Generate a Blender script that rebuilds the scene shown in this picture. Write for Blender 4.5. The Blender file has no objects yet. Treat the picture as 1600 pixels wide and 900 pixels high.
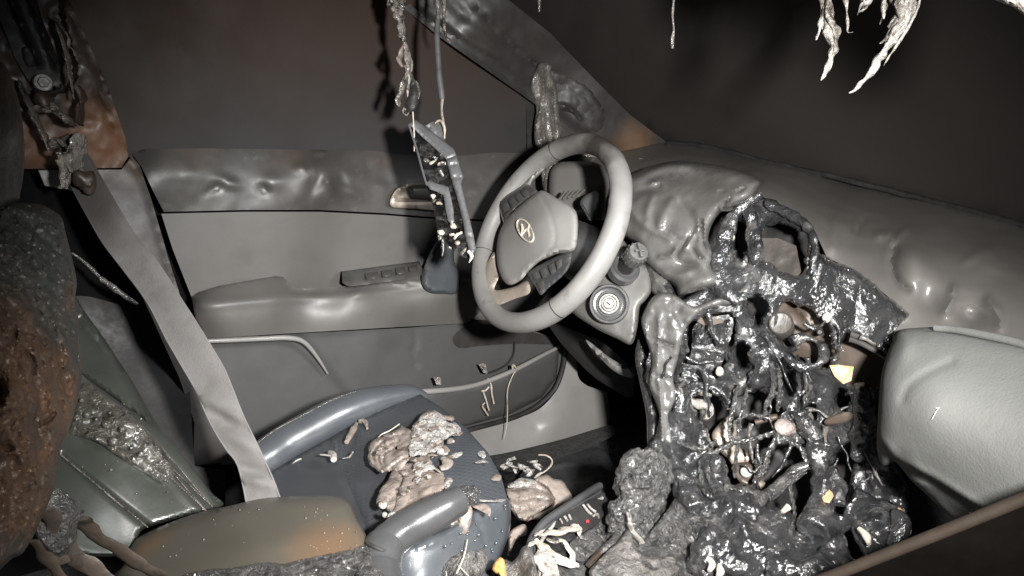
import bpy, bmesh, math, random
import numpy as np
from mathutils import Vector, Matrix, noise as mn
from mathutils.geometry import delaunay_2d_cdt

random.seed(7)
np.random.seed(7)
SC = bpy.context.scene
COL = SC.collection
# ------------------------------------------------------------------ camera
PSI, PIT, FPX = math.radians(31), math.radians(15), 1142.0
CR = np.array([math.cos(PSI), -math.sin(PSI), 0.0])
CF = np.array([math.sin(PSI)*math.cos(PIT), math.cos(PSI)*math.cos(PIT), -math.sin(PIT)])
CU = np.array([math.sin(PSI)*math.sin(PIT), math.cos(PSI)*math.sin(PIT), math.cos(PIT)])
CO = np.array([0.0, 0.0, 1.0])
cam = bpy.data.cameras.new('camera')
camo = bpy.data.objects.new('camera', cam)
COL.objects.link(camo)
cam.sensor_width = 36.0
cam.lens = 36.0*FPX/1600.0
cam.clip_start = 0.02
cam.clip_end = 50.0
mw = Matrix.Identity(4)
for i in range(3):
    mw[i][0], mw[i][1], mw[i][2], mw[i][3] = CR[i], CU[i], -CF[i], CO[i]
camo.matrix_world = mw
SC.camera = camo
# ------------------------------------------------------------------ world: night, almost no ambient light
wd = bpy.data.worlds.new('World')
SC.world = wd
wd.use_nodes = True
bg = wd.node_tree.nodes['Background']
bg.inputs[0].default_value = (0.9, 0.95, 1.0, 1)
bg.inputs[1].default_value = 0.05
# ------------------------------------------------------------------ hand lamp beside the camera (the photograph's only light)
LP = CO + CR*0.20 + CU*0.05 + CF*0.0
ld = bpy.data.lights.new('hand_lamp', 'SPOT')
ld.energy = 260
ld.color = (1.0, 0.98, 0.955)
ld.shadow_soft_size = 0.03
ld.spot_size = math.radians(90)
ld.spot_blend = 1.0
lo = bpy.data.objects.new('hand_lamp', ld)
COL.objects.link(lo)
lo.location = LP
tgt = CO + (CF + CR*(880-800)/FPX + CU*(450-640)/FPX)*1.2
lo.rotation_euler = (Vector(tgt)-Vector(LP)).to_track_quat('-Z', 'Y').to_euler()
# a second, softer work lamp held at the passenger side of the windscreen: it gives the wide sheen on the
# leather and the blurred second shadows on the door
l2 = bpy.data.lights.new('work_lamp', 'SPOT')
l2.shadow_soft_size = 0.11
l2.spot_size = math.radians(56)
l2.spot_blend = 1.0
l2.energy = 80
l2.color = (0.96, 0.985, 1.0)
l2o = bpy.data.objects.new('work_lamp', l2)
COL.objects.link(l2o)
l2o.location = (0.86, 0.10, 1.14)
l2o.rotation_euler = (Vector((.40, 1.15, .42))-Vector(l2o.location)).to_track_quat('-Z', 'Y').to_euler()
# ------------------------------------------------------------------ colour management
SC.view_settings.view_transform = 'Standard'
SC.view_settings.look = 'None'
SC.view_settings.exposure = -0.3
SC.view_settings.gamma = 1.0
SC.cycles.max_bounces = 6
SC.cycles.use_denoising = True

# ================================================================== helpers
def ray(x, y):
    return CF + CR*((x-800)/FPX) + CU*((450-y)/FPX)

def dep(x, y, s):
    """forward depth of the surface S seen along direction x,y"""
    if not isinstance(s, tuple):
        return float(s)
    r = ray(x, y)
    if s[0] == 'Y': return s[1]/r[1]
    if s[0] == 'X': return s[1]/r[0]
    if s[0] == 'Z': return (s[1]-CO[2])/r[2]
    if s[0] == 'P':
        n = np.array(s[2]); return float((np.array(s[1])-CO) @ n/(r @ n))

def at(x, y, s):
    return CO + ray(x, y)*dep(x, y, s)

def V(p):
    return Vector((float(p[0]), float(p[1]), float(p[2])))

def L(txt, ox=0, oy=0, sc=1.0):
    """'x,y x,y' -> list of points"""
    return [(ox+float(a)/sc, oy+float(b)/sc) for a, b in (t.split(',') for t in txt.split())]

def Z5(t): return L(t, 640, 170, 2.433)
def Z8(t): return L(t, 850, 220, 2.6475)
def ZS(t): return L(t, 560, 620, 3.75)     # pile on the seat
def ZC(t): return L(t, 740, 700, 4.5)      # gear console
def ZL(t): return L(t, 920, 660, 3.077)    # lower stack
def ZU(t): return L(t, 980, 460, 3.462)    # upper stack
def ZP(t): return L(t, 0, 0, 2.0)          # pillar
def ZT(t): return L(t, 780, 0, 1.951)      # top right
def ZH(t): return L(t, 400, 0, 3.0)        # hanging cords
def ZD(t): return L(t, 700, 500, 3.463)    # door bottom
def ZB(t): return L(t, 1200, 260, 2.6475)  # dash right
def ZA(t): return L(t, 1300, 480, 2.143)   # airbag
def ZF(t): return L(t, 400, 560, 2.648)    # seat
def ZE(t): return L(t, 200, 220, 2.368)    # door
def ZR(t): return L(t, 0, 450, 2.0)        # seat back

def catmull(P, n=6, closed=True):
    P = [np.array(p, float) for p in P]
    out = []
    m = len(P)
    rng = range(m) if closed else range(m-1)
    for i in rng:
        if closed:
            a, b, c, d = P[(i-1) % m], P[i], P[(i+1) % m], P[(i+2) % m]
        else:
            a, b, c, d = P[max(i-1, 0)], P[i], P[i+1], P[min(i+2, m-1)]
        for k in range(n):
            t = k/n
            out.append(0.5*((2*b)+(c-a)*t+(2*a-5*b+4*c-d)*t*t+(3*b-a-3*c+d)*t**3))
    if not closed:
        out.append(P[-1])
    return out

def inside(Q, poly):
    poly = np.asarray(poly)
    x, y = Q[:, 0], Q[:, 1]
    res = np.zeros(len(Q), bool)
    x0, y0 = poly[:, 0], poly[:, 1]
    x1, y1 = np.roll(x0, -1), np.roll(y0, -1)
    for a, b, c, d in zip(x0, y0, x1, y1):
        if b == d: continue
        hit = ((b > y) != (d > y)) & (x < (c-a)*(y-b)/(d-b)+a)
        res ^= hit
    return res

def pdist(Q, line, closed=False):
    line = np.asarray(line, float)
    A = line if closed else line[:-1]
    B = np.roll(line, -1, 0) if closed else line[1:]
    best = np.full(len(Q), 1e9)
    for a, b in zip(A, B):
        d = b-a
        t = np.clip(((Q-a) @ d)/max(d @ d, 1e-9), 0, 1)
        v = Q-(a+t[:, None]*d)
        best = np.minimum(best, np.hypot(v[:, 0], v[:, 1]))
    return best

def resample(P, step):
    P = np.asarray(P, float)
    out = []
    for i in range(len(P)):
        a, b = P[i], P[(i+1) % len(P)]
        n = max(1, int(round(np.hypot(*(b-a))/step)))
        for k in range(n):
            out.append(a+(b-a)*k/n)
    res = []
    for p in out:
        if not res or np.hypot(*(p-res[-1])) > step*0.35:
            res.append(p)
    if np.hypot(*(res[0]-res[-1])) < step*0.35: res.pop()
    return np.array(res)

class Field:
    """smooth interpolation of 1/depth through control points (exact for planes)"""
    def __init__(self, ctrl):
        X = np.array([(c[0], c[1]) for c in ctrl], float)/400.0
        v = np.array([1.0/dep(*c) for c in ctrl])
        n = len(X)
        self.X = X
        if n < 3:
            self.c = v.mean(); self.n = 0; return
        self.n = n
        if n == 3:
            self.w = np.zeros(3)
            self.p = np.linalg.solve(np.c_[np.ones(3), X], v); return
        K = self.k(X, X)+np.eye(n)*1e-5
        P = np.c_[np.ones(n), X]
        A = np.block([[K, P], [P.T, np.zeros((3, 3))]])
        s = np.linalg.lstsq(A, np.r_[v, 0, 0, 0], rcond=None)[0]
        self.w, self.p = s[:n], s[n:]
    def k(self, A, B):
        r2 = ((A[:, None]-B[None])**2).sum(-1)
        return 0.5*r2*np.log(r2+1e-12)
    def __call__(self, Q):
        if self.n == 0: return np.full(len(Q), 1/self.c)
        Q = np.asarray(Q, float)/400.0
        v = np.c_[np.ones(len(Q)), Q] @ self.p
        if self.n > 3: v = v+self.k(Q, self.X) @ self.w
        return 1.0/v

def nz(p, kind):
    if kind == 'f':
        return mn.fractal(p, 0.9, 2.1, 3)
    if kind == 'r':                                  # folded, ridged plastic
        q = p+0.8*mn.noise_vector(p*0.7)
        return (1-abs(mn.noise(q)))*0.8+(1-abs(mn.noise(q*2.3)))*0.35-0.75
    if kind == 's':                                  # stretched drips
        q = Vector((p.x, p.y, p.z*0.25))+0.6*mn.noise_vector(p*0.5)
        return (1-abs(mn.noise(q)))-0.6
    if kind == 'v':                                  # bubbles
        return 0.5-mn.voronoi(p)[0][0]
    if kind == 'n':
        return mn.noise(p)
    return 0

def smoothstep(t):
    t = np.clip(t, 0, 1)
    return t*t*(3-2*t)

def put(name, me, mat, parent=None):
    o = bpy.data.objects.new(name, me)
    COL.objects.link(o)
    if mat is not None: me.materials.append(mat)
    if parent is not None:
        o.parent = parent
    return o

def org(parent):
    p = np.zeros(3)
    while parent is not None:
        p = p+np.array(parent.location)
        parent = parent.parent
    return p

def mesh_obj(name, verts, faces, mat, parent=None, smooth=True, sharp=None):
    me = bpy.data.meshes.new(name)
    o3 = org(parent)
    me.from_pydata([tuple(np.asarray(v)-o3) for v in verts], [], faces)
    me.validate()
    me.update()
    if smooth:
        me.polygons.foreach_set('use_smooth', [True]*len(me.polygons))
        if sharp:
            me.set_sharp_from_angle(angle=math.radians(sharp))
    return put(name, me, mat, parent)

def relief(name, outline, ctrl, mat, parent=None, holes=(), step=8, thick=0.006, feats=(), noise=(), spline=True,
           rnd=None, jit=0.0, sharp=50, nwt=None):
    """a sheet of real thickness: its outline is given in directions from the photographer, its depth by control surfaces"""
    pol = catmull(outline, 5) if spline else [np.array(p, float) for p in outline]
    pol = resample(pol, step)
    hls = [resample(catmull(h, 5), step) for h in holes]
    lo_, hi_ = pol.min(0), pol.max(0)
    gx = np.arange(lo_[0]+step*.5, hi_[0], step)
    gy = np.arange(lo_[1]+step*.5, hi_[1], step*0.87)
    G = np.array([(x+(step*.5 if j % 2 else 0), y) for j, y in enumerate(gy) for x in gx])
    if jit and len(G): G = G+np.random.uniform(-1, 1, G.shape)*step*jit
    if len(G):
        ok = inside(G, pol) & (pdist(G, pol, True) > step*.55)
        for h in hls:
            ok &= ~inside(G, h) & (pdist(G, h, True) > step*.55)
        G = G[ok]
    P, E = [], []
    for ring in [pol]+hls:
        b = len(P)
        P += [tuple(p) for p in ring]
        E += [(b+i, b+(i+1) % len(ring)) for i in range(len(ring))]
    if len(G): P += [tuple(p) for p in G]
    r = delaunay_2d_cdt([Vector(p) for p in P], E, [], 0, 1e-4)
    Q = np.array([(v.x, v.y) for v in r[0]])
    T = np.array([f for f in r[2] if len(f) == 3])
    c = Q[T].mean(1)
    ok = inside(c, pol)
    for h in hls: ok &= ~inside(c, h)
    T = T[ok]
    used = np.unique(T)
    mp = -np.ones(len(Q), int); mp[used] = np.arange(len(used))
    Q = Q[used]; T = mp[T]
    d = Field(ctrl)(Q)
    off = np.zeros(len(Q))                            # towards the photographer
    if rnd:
        w, a = rnd
        t = pdist(Q, pol, True)
        for h in hls: t = np.minimum(t, pdist(Q, h, True))
        t = np.clip(t/w, 0, 1)
        off -= a*(1-np.sqrt(np.clip(1-(1-t)**2, 0, 1)))
    for ft in feats:
        if ft[0] == 'g':
            _, x, y, rx, ry, an, am = ft
            ca, sa = math.cos(math.radians(an)), math.sin(math.radians(an))
            u, v = Q[:, 0]-x, Q[:, 1]-y
            off += am*np.exp(-(((u*ca+v*sa)/rx)**2+((-u*sa+v*ca)/ry)**2))
        elif ft[0] == 'c':
            _, pts, w, am = ft
            off += am*np.exp(-(pdist(Q, catmull(pts, 6, False))/w)**2)
        elif ft[0] == 'p':
            _, pts, am, soft = ft
            pp = np.array(catmull(pts, 5))
            s = np.where(inside(Q, pp), 1, -1)*pdist(Q, pp, True)
            off += am*smoothstep(s/soft+0.5)
        elif ft[0] == 'h':                            # step across an open line: side to its right is raised
            _, pts, am, soft = ft
            pp = np.array(catmull(pts, 6, False))
            A, B = pp[:-1], pp[1:]
            best = np.full(len(Q), 1e9); sg = np.zeros(len(Q))
            for a, b in zip(A, B):
                e = b-a
                t = np.clip(((Q-a) @ e)/max(e @ e, 1e-9), 0, 1)
                v = Q-(a+t[:, None]*e)
                dd = np.hypot(v[:, 0], v[:, 1])
                s = np.sign(e[0]*(Q[:, 1]-a[1])-e[1]*(Q[:, 0]-a[0]))
                m = dd < best
                best[m] = dd[m]; sg[m] = s[m]
            off += am*smoothstep(sg*best/soft+0.5)
    RY = np.array([ray(*q) for q in Q])
    W = CO+RY*(d-off)[:, None]
    if noise:
        ex = np.zeros(len(Q))
        for sc, am, kd in noise:
            ex += am*np.array([nz(Vector(w)*sc, kd) for w in W])
        if nwt is not None: ex = ex*nwt(Q)
        W = W-RY*ex[:, None]
    n = len(Q)
    Bk = W+RY*thick
    a, b, cc = Q[T[:, 0]], Q[T[:, 1]], Q[T[:, 2]]
    flip = ((b-a)[:, 0]*(cc-a)[:, 1]-(b-a)[:, 1]*(cc-a)[:, 0]) > 0
    T[flip] = T[flip][:, ::-1]
    F = [tuple(t) for t in T.tolist()]
    F += [(t[2]+n, t[1]+n, t[0]+n) for t in T.tolist()]
    cnt = {}
    for t in T.tolist():
        for i in range(3):
            e = (t[i], t[(i+1) % 3])
            k = (min(e), max(e))
            cnt[k] = None if k in cnt else e
    F += [(e[1], e[0], e[0]+n, e[1]+n) for e in cnt.values() if e]
    return mesh_obj(name, np.r_[W, Bk], F, mat, parent, True, sharp)

def rag(P, amp, step=5, sc=.06, seed=0):
    """a torn edge"""
    Q = resample(catmull(P, 5), step)
    out = []
    for q in Q:
        v = mn.noise_vector(Vector((q[0]*sc, q[1]*sc, seed)))*.6+mn.noise_vector(Vector((q[0]*sc*2.7, q[1]*sc*2.7, seed+5)))*.5
        out.append((q[0]+v.x*amp, q[1]+v.y*amp))
    return out

class MB:
    """collects tubes, lumps and boxes into one mesh"""
    def __init__(s): s.v = []; s.f = []
    def tube(s, pts, rad, seg=8, n=4, amp=0.0, sc=60, flat=1.0, caps=True, sm=True, hang=False):
        P = [np.array(p, float) for p in pts]
        R_ = list(rad) if hasattr(rad, '__len__') else [rad]*len(P)
        if hang:                                         # carried on up to the roof
            P.insert(0, np.array([P[0][0], P[0][1], 1.455])); R_.insert(0, R_[0])
        if sm and len(P) > 2:
            Q = catmull([np.r_[p, r] for p, r in zip(P, R_)], n, False)
            P = [q[:3] for q in Q]; R_ = [max(q[3], 2e-4) for q in Q]
        b = len(s.v); up = np.array([0.13, 0.31, 0.94])
        m = len(P); prev = None
        for i, p in enumerate(P):
            t = P[min(i+1, m-1)]-P[max(i-1, 0)]
            t = t/max(np.linalg.norm(t), 1e-9)
            u = np.cross(t, up if prev is None else np.cross(prev, t))
            if prev is not None: u = prev-t*(prev @ t)
            u = u/max(np.linalg.norm(u), 1e-9); prev = u
            w = np.cross(t, u)
            for k in range(seg):
                a = 2*math.pi*k/seg
                q = p+(u*math.cos(a)+w*math.sin(a)*flat)*R_[i]
                if amp:
                    q = p+(q-p)*(1+amp*mn.noise(Vector(q)*sc)/1.0)
                s.v.append(q)
        for i in range(m-1):
            for k in range(seg):
                k2 = (k+1) % seg
                s.f.append((b+i*seg+k, b+i*seg+k2, b+(i+1)*seg+k2, b+(i+1)*seg+k))
        if caps:
            s.f.append(tuple(b+k for k in range(seg))[::-1])
            s.f.append(tuple(b+(m-1)*seg+k for k in range(seg)))
        return s
    def blob(s, c, r, amp=0.2, sc=40, sub=3, rot=None, kind='f'):
        bm = bmesh.new()
        bmesh.ops.create_icosphere(bm, subdivisions=sub, radius=1)
        b = len(s.v); r = np.array(r if hasattr(r, '__len__') else (r, r, r), float)
        M_ = np.array(rot) if rot is not None else np.eye(3)
        for v in bm.verts:
            q = M_ @ (np.array(v.co)*r)
            k = 1+amp*nz(Vector(np.array(c)+q)*sc, kind)
            s.v.append(np.array(c)+q*k)
        s.f += [tuple(b+v.index for v in f.verts) for f in bm.faces]
        bm.free(); return s
    def box(s, c, ax, half):
        b = len(s.v)
        for i in (-1, 1):
            for j in (-1, 1):
                for k in (-1, 1):
                    s.v.append(np.array(c)+np.array(ax[0])*half[0]*i+np.array(ax[1])*half[1]*j+np.array(ax[2])*half[2]*k)
        for f in ((0, 1, 3, 2), (4, 6, 7, 5), (0, 4, 5, 1), (2, 3, 7, 6), (0, 2, 6, 4), (1, 5, 7, 3)):
            s.f.append(tuple(b+i for i in f))
        return s
    def lathe(s, c, axis, prof, seg=32):
        """profile of (radius, height along axis)"""
        a = np.array(axis, float); a /= np.linalg.norm(a)
        u = np.cross(a, (0, 0, 1.0) if abs(a[2]) < .9 else (1.0, 0, 0)); u /= np.linalg.norm(u)
        w = np.cross(a, u); b = len(s.v)
        for r, h in prof:
            for k in range(seg):
                t = 2*math.pi*k/seg
                s.v.append(np.array(c)+a*h+(u*math.cos(t)+w*math.sin(t))*r)
        for i in range(len(prof)-1):
            for k in range(seg):
                k2 = (k+1) % seg
                s.f.append((b+i*seg+k, b+i*seg+k2, b+(i+1)*seg+k2, b+(i+1)*seg+k))
        s.f.append(tuple(b+k for k in range(seg))[::-1])
        s.f.append(tuple(b+(len(prof)-1)*seg+k for k in range(seg)))
        return s
    def build(s, name, mat, parent=None, smooth=True, sharp=45, bevel=0, fuse=0, disp=None):
        o = mesh_obj(name, s.v, s.f, mat, parent, smooth, sharp if not fuse else None)
        if fuse:
            m = o.modifiers.new('fuse', 'REMESH'); m.mode = 'VOXEL'; m.voxel_size = fuse; m.use_smooth_shade = True
            m = o.modifiers.new('soften', 'SMOOTH'); m.iterations = 3; m.factor = .5
        if disp:
            for sc, am in disp:
                t = bpy.data.textures.new('melt', 'CLOUDS'); t.noise_scale = sc; t.noise_depth = 2
                m = o.modifiers.new('melt', 'DISPLACE'); m.texture = t; m.strength = am; m.mid_level = .5
                m.texture_coords = 'GLOBAL'
        if bevel:
            m = o.modifiers.new('bevel', 'BEVEL'); m.width = bevel; m.segments = 2; m.limit_method = 'ANGLE'
        return o

def pipe(pts, ctrl_or_d):
    """directions with one depth each -> 3-D points; PTS: (x, y, depth spec)"""
    return [at(x, y, d) for (x, y), d in zip(pts, ctrl_or_d)]

def thing(name, label, cat, loc, group=None):
    o = bpy.data.objects.new(name, None)
    o.empty_display_size = 0.05
    COL.objects.link(o)
    o.location = V(loc)
    o['label'] = label; o['category'] = cat
    if group: o['group'] = group
    return o

def tag(o, label, cat, group=None):
    o['label'] = label; o['category'] = cat
    if group: o['group'] = group
    return o

def struct(o):
    o['kind'] = 'structure'
    return o

# ------------------------------------------------------------------ materials
WC = at(852, 361, 1.28)                                # steering wheel centre and axis
WN = np.array([-.861, -.004, .508]); WN /= np.linalg.norm(WN)
def mat(name, c1, c2=None, ns=14, rough=.5, rv=.12, bumps=(), metal=0.0, spec=.5, c3=None, ns3=40, th3=(.55, .7), coat=0, perf=0, weave=0, stains_shade=()):
    m = bpy.data.materials.new(name)
    m.use_nodes = True
    nt = m.node_tree; N = nt.nodes; K = nt.links
    b = N['Principled BSDF']
    tc = N.new('ShaderNodeTexCoord')
    def tex(scale, detail=6, rg=.6, dist=0.0):
        t = N.new('ShaderNodeTexNoise'); t.inputs['Scale'].default_value = scale
        t.inputs['Detail'].default_value = detail; t.inputs['Roughness'].default_value = rg
        t.inputs['Distortion'].default_value = dist
        K.new(tc.outputs['Object'], t.inputs['Vector']); return t
    col = None
    if c2 is None: c2 = tuple(min(1, x*1.25) for x in c1)
    t = tex(ns)
    rp = N.new('ShaderNodeValToRGB')
    rp.color_ramp.elements[0].position = .32; rp.color_ramp.elements[1].position = .68
    rp.color_ramp.elements[0].color = (*c1, 1); rp.color_ramp.elements[1].color = (*c2, 1)
    K.new(t.outputs['Fac'], rp.inputs['Fac'])
    col = rp.outputs['Color']
    if c3 is not None:
        t3 = tex(ns3, 5, .65)
        r3 = N.new('ShaderNodeValToRGB')
        r3.color_ramp.elements[0].position, r3.color_ramp.elements[1].position = th3
        r3.color_ramp.elements[0].color = (0, 0, 0, 1); r3.color_ramp.elements[1].color = (1, 1, 1, 1)
        K.new(t3.outputs['Fac'], r3.inputs['Fac'])
        mx = N.new('ShaderNodeMix'); mx.data_type = 'RGBA'
        K.new(r3.outputs['Color'], mx.inputs['Factor'])
        K.new(col, mx.inputs['A']); mx.inputs['B'].default_value = (*c3, 1)
        col = mx.outputs['Result']
    for ctr, rad, soft, sc_ in stains_shade:                    # soot, rust, scorch marks and the belt's painted light falloff, each in its place
        ge = N.new('ShaderNodeNewGeometry')
        vd = N.new('ShaderNodeVectorMath'); vd.operation = 'DISTANCE'
        K.new(ge.outputs['Position'], vd.inputs[0]); vd.inputs[1].default_value = tuple(float(q) for q in ctr)
        tn = tex(max(4, .8/rad), 5, .6)
        ad = N.new('ShaderNodeMath'); ad.operation = 'MULTIPLY_ADD'
        K.new(tn.outputs['Fac'], ad.inputs[0]); ad.inputs[1].default_value = rad*1.3; K.new(vd.outputs['Value'], ad.inputs[2])
        mr_ = N.new('ShaderNodeMapRange'); mr_.inputs['From Min'].default_value = rad*1.65+soft*.5; mr_.inputs['From Max'].default_value = rad*1.65-soft*.5
        K.new(ad.outputs[0], mr_.inputs['Value'])
        mx = N.new('ShaderNodeMix'); mx.data_type = 'RGBA'
        K.new(mr_.outputs['Result'], mx.inputs['Factor']); K.new(col, mx.inputs['A']); mx.inputs['B'].default_value = (*sc_, 1)
        col = mx.outputs['Result']
    K.new(col, b.inputs['Base Color'])
    tr = tex(ns*2.7, 4)
    mr = N.new('ShaderNodeMapRange')
    mr.inputs['To Min'].default_value = max(.03, rough-rv); mr.inputs['To Max'].default_value = min(1, rough+rv)
    mr.inputs['From Min'].default_value = .3; mr.inputs['From Max'].default_value = .7
    K.new(tr.outputs['Fac'], mr.inputs['Value']); K.new(mr.outputs['Result'], b.inputs['Roughness'])
    b.inputs['Metallic'].default_value = metal
    b.inputs['Specular IOR Level'].default_value = spec
    b.inputs['Coat Weight'].default_value = coat
    b.inputs['Coat Roughness'].default_value = .12
    prev = None
    def bump(h, st, di):
        nonlocal prev
        bp = N.new('ShaderNodeBump'); bp.inputs['Strength'].default_value = st; bp.inputs['Distance'].default_value = di
        K.new(h, bp.inputs['Height'])
        if prev is not None: K.new(prev, bp.inputs['Normal'])
        prev = bp.outputs['Normal']
    for bs in bumps:
        sc, st, di = bs[:3]; kd = bs[3] if len(bs) > 3 else 'n'
        if kd == 'n':
            bump(tex(sc, 5, .6).outputs['Fac'], st, di)
        elif kd == 'd':
            bump(tex(sc, 4, .55, 1.6).outputs['Fac'], st, di)
        elif kd == 'v':
            v = N.new('ShaderNodeTexVoronoi'); v.inputs['Scale'].default_value = sc
            K.new(tc.outputs['Object'], v.inputs['Vector']); bump(v.outputs['Distance'], st, di)
    if perf:
        mp = N.new('ShaderNodeMapping'); mp.inputs['Scale'].default_value = (perf, perf, 0)
        mp.inputs['Rotation'].default_value = (0, 0, .35)
        K.new(tc.outputs['Object'], mp.inputs['Vector'])
        v = N.new('ShaderNodeTexVoronoi'); v.inputs['Scale'].default_value = 1; v.inputs['Randomness'].default_value = 0
        K.new(mp.outputs['Vector'], v.inputs['Vector'])
        r5 = N.new('ShaderNodeMapRange'); r5.inputs['From Min'].default_value = .12; r5.inputs['From Max'].default_value = .34
        K.new(v.outputs['Distance'], r5.inputs['Value'])
        bump(r5.outputs['Result'], .4, .0011)
    if weave:
        for ax in ('X', 'Z'):
            w = N.new('ShaderNodeTexWave'); w.bands_direction = ax; w.inputs['Scale'].default_value = weave
            w.inputs['Distortion'].default_value = .4
            K.new(tc.outputs['Object'], w.inputs['Vector']); bump(w.outputs['Fac'], .18, .0006)
    if prev is not None: K.new(prev, b.inputs['Normal'])
    return m

GR = [(700, .12, .0006), (160, .10, .001)]
M = {}
M['soot_plastic'] = mat('soot_plastic', (.2, .193, .185), (.24, .231, .221), 9, .34, .1, GR)
M['door_trim'] = mat('door_trim', (.042, .0395, .037), (.055, .0515, .048), 8, .46, .1, [(60, .06, .002), (500, .08, .0006)], c3=(.085, .082, .078), ns3=30, th3=(.58, .75), stains_shade=((at(300, 237, ('Y', 1.474)), .04, .04, (.06, .05, .043)), (at(450, 235, ('Y', 1.474)), .04, .04, (.06, .05, .043)), (at(600, 235, ('Y', 1.474)), .04, .04, (.06, .05, .043))))
M['door_panel'] = mat('door_panel', (.078, .0745, .07), (.1, .095, .089), 5, .48, .1, [(900, .2, .0006), (60, .05, .002)], c3=(.06, .056, .052), ns3=5, th3=(.52, .8))
M['door_low'] = mat('door_low', (.06, .0595, .059), (.08, .0795, .079), 5, .42, .1, [(900, .15, .0005), (60, .05, .002)], c3=(.046, .046, .046), ns3=5, th3=(.52, .8))
M['glass_soot'] = mat('glass_soot', (.031, .0195, .0138), (.04, .0245, .0172), 3.5, .6, .1, [(30, .03, .002)], stains_shade=((at(300, 330, ('Y', 1.478)), .24, .36, (.031, .031, .032)), (at(620, 320, ('Y', 1.478)), .24, .36, (.031, .031, .032)), (at(850, 260, ('Y', 1.478)), .2, .25, (.027, .028, .029))), spec=.2)
M['screen_soot'] = mat('screen_soot', (.034, .0305, .0285), (.042, .037, .034), 3, .75, .1, [(25, .03, .002)], spec=.15)
M['pillar_grey'] = mat('pillar_grey', (.022, .020, .019), (.032, .029, .027), 10, .5, .12, [(120, .12, .001)], stains_shade=((at(990, 222, 1.76), .045, .06, (.1, .06, .035)),))
M['pillar_trim'] = mat('pillar_trim', (.042, .038, .036), (.054, .049, .046), 10, .5, .12, [(120, .12, .001)], c3=(.03, .027, .024), ns3=14, th3=(.55, .75), stains_shade=((at(205, 240, 1.3), .05, .06, (.07, .045, .03)),))
M['rust'] = mat('rust', (.035, .025, .02), (.055, .036, .026), 12, .5, .15, [(90, .2, .001), (300, .15, .0008)], c3=(.025, .02, .017), ns3=14, th3=(.5, .7), stains_shade=((at(150, 215, ('Y', 1.43)), .055, .05, (.13, .066, .036)), (at(50, 225, ('Y', 1.42)), .04, .04, (.12, .06, .033))))
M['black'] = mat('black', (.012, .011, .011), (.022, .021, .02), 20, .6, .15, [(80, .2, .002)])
M['void'] = mat('void', (.004, .004, .004), (.006, .006, .006), 20, .9, .05, [], spec=.1)
M['gloss_melt'] = mat('gloss_melt', (.014, .014, .015), (.04, .04, .041), 18, .19, .09, [(28, .6, .010, 'd'), (85, .5, .005, 'd')], c3=(.1, .096, .092), ns3=26, th3=(.54, .7), spec=1.0, coat=.7)
M['grey_melt'] = mat('grey_melt', (.085, .081, .077), (.115, .11, .104), 16, .3, .1, [(40, .15, .004, 'd'), (220, .12, .0012)], c3=(.05, .05, .052), ns3=16, th3=(.55, .75))
M['dash_skin'] = mat('dash_skin', (.098, .092, .086), (.118, .111, .103), 7, .33, .07, [(20, .05, .006), (700, .12, .0005)])
M['wheel'] = mat('wheel', (.15, .146, .14), (.185, .18, .173), 12, .5, .1, [(500, .25, .0006), (90, .1, .001)], c3=(.105, .1, .093), ns3=30, th3=(.58, .75), stains_shade=((at(935, 245, ('P', tuple(WC), tuple(WN))), .05, .04, (.04, .034, .03)), (at(900, 215, ('P', tuple(WC), tuple(WN))), .03, .04, (.05, .044, .039)), (at(850, 228, ('P', tuple(WC), tuple(WN))), .04, .06, (.08, .073, .067))))
M['hub'] = mat('hub', (.19, .184, .175), (.215, .208, .198), 9, .45, .08, [(800, .12, .0005)])
M['button'] = mat('button', (.045, .043, .041), (.07, .067, .064), 30, .42, .1, [(200, .1, .001)])
M['metal'] = mat('metal', (.42, .36, .3), (.55, .48, .41), 25, .38, .12, [(200, .1, .001)], metal=.55, c3=(.16, .13, .11), ns3=30, th3=(.6, .75))
M['steel'] = mat('steel', (.12, .12, .115), (.2, .195, .185), 60, .5, .1, [(300, .1, .0005)], metal=.4)
M['brown_metal'] = mat('brown_metal', (.06, .046, .036), (.1, .076, .06), 18, .5, .12, [(100, .2, .001)], metal=.2)
M['copper'] = mat('copper', (.42, .25, .13), (.6, .4, .24), 40, .45, .12, [(150, .3, .001)], c3=(.7, .6, .45), ns3=80, th3=(.5, .7))
M['leather'] = mat('leather', (.05, .055, .061), (.066, .072, .079), 9, .3, .06, [(260, .08, .0008), (40, .04, .003)], spec=1.0, coat=.4)
M['leather_perf'] = mat('leather_perf', (.038, .041, .046), (.05, .054, .06), 9, .4, .08, [(300, .1, .0006)], perf=115)
M['leather_plain'] = mat('leather_plain', (.036, .039, .043), (.043, .047, .051), 9, .5, .08, [(400, .15, .0006)])
M['leather_green'] = mat('leather_green', (.033, .036, .031), (.046, .049, .042), 9, .34, .1, [(300, .12, .0008)], spec=.5)
M['burnt_leather'] = mat('burnt_leather', (.05, .049, .04), (.085, .08, .066), 30, .13, .07, [(90, .8, .006, 'd'), (320, .5, .0015)], c3=(.025, .022, .018), ns3=45, th3=(.52, .62), spec=1.0, coat=.8)
M['lid'] = mat('lid', (.068, .062, .05), (.08, .072, .058), 6, .33, .08, [(200, .08, .001)], stains_shade=((at(515, 860, .86), .035, .05, (.125, .08, .05)), (at(230, 850, .9), .025, .03, (.1, .07, .045))), spec=.6)
M['char'] = mat('char', (.022, .0215, .021), (.11, .106, .102), 50, .18, .09, [(80, 1.0, .012, 'd'), (250, .9, .004, 'd')], c3=(.3, .28, .26), ns3=90, th3=(.6, .7), spec=1.0, coat=.6)
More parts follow.
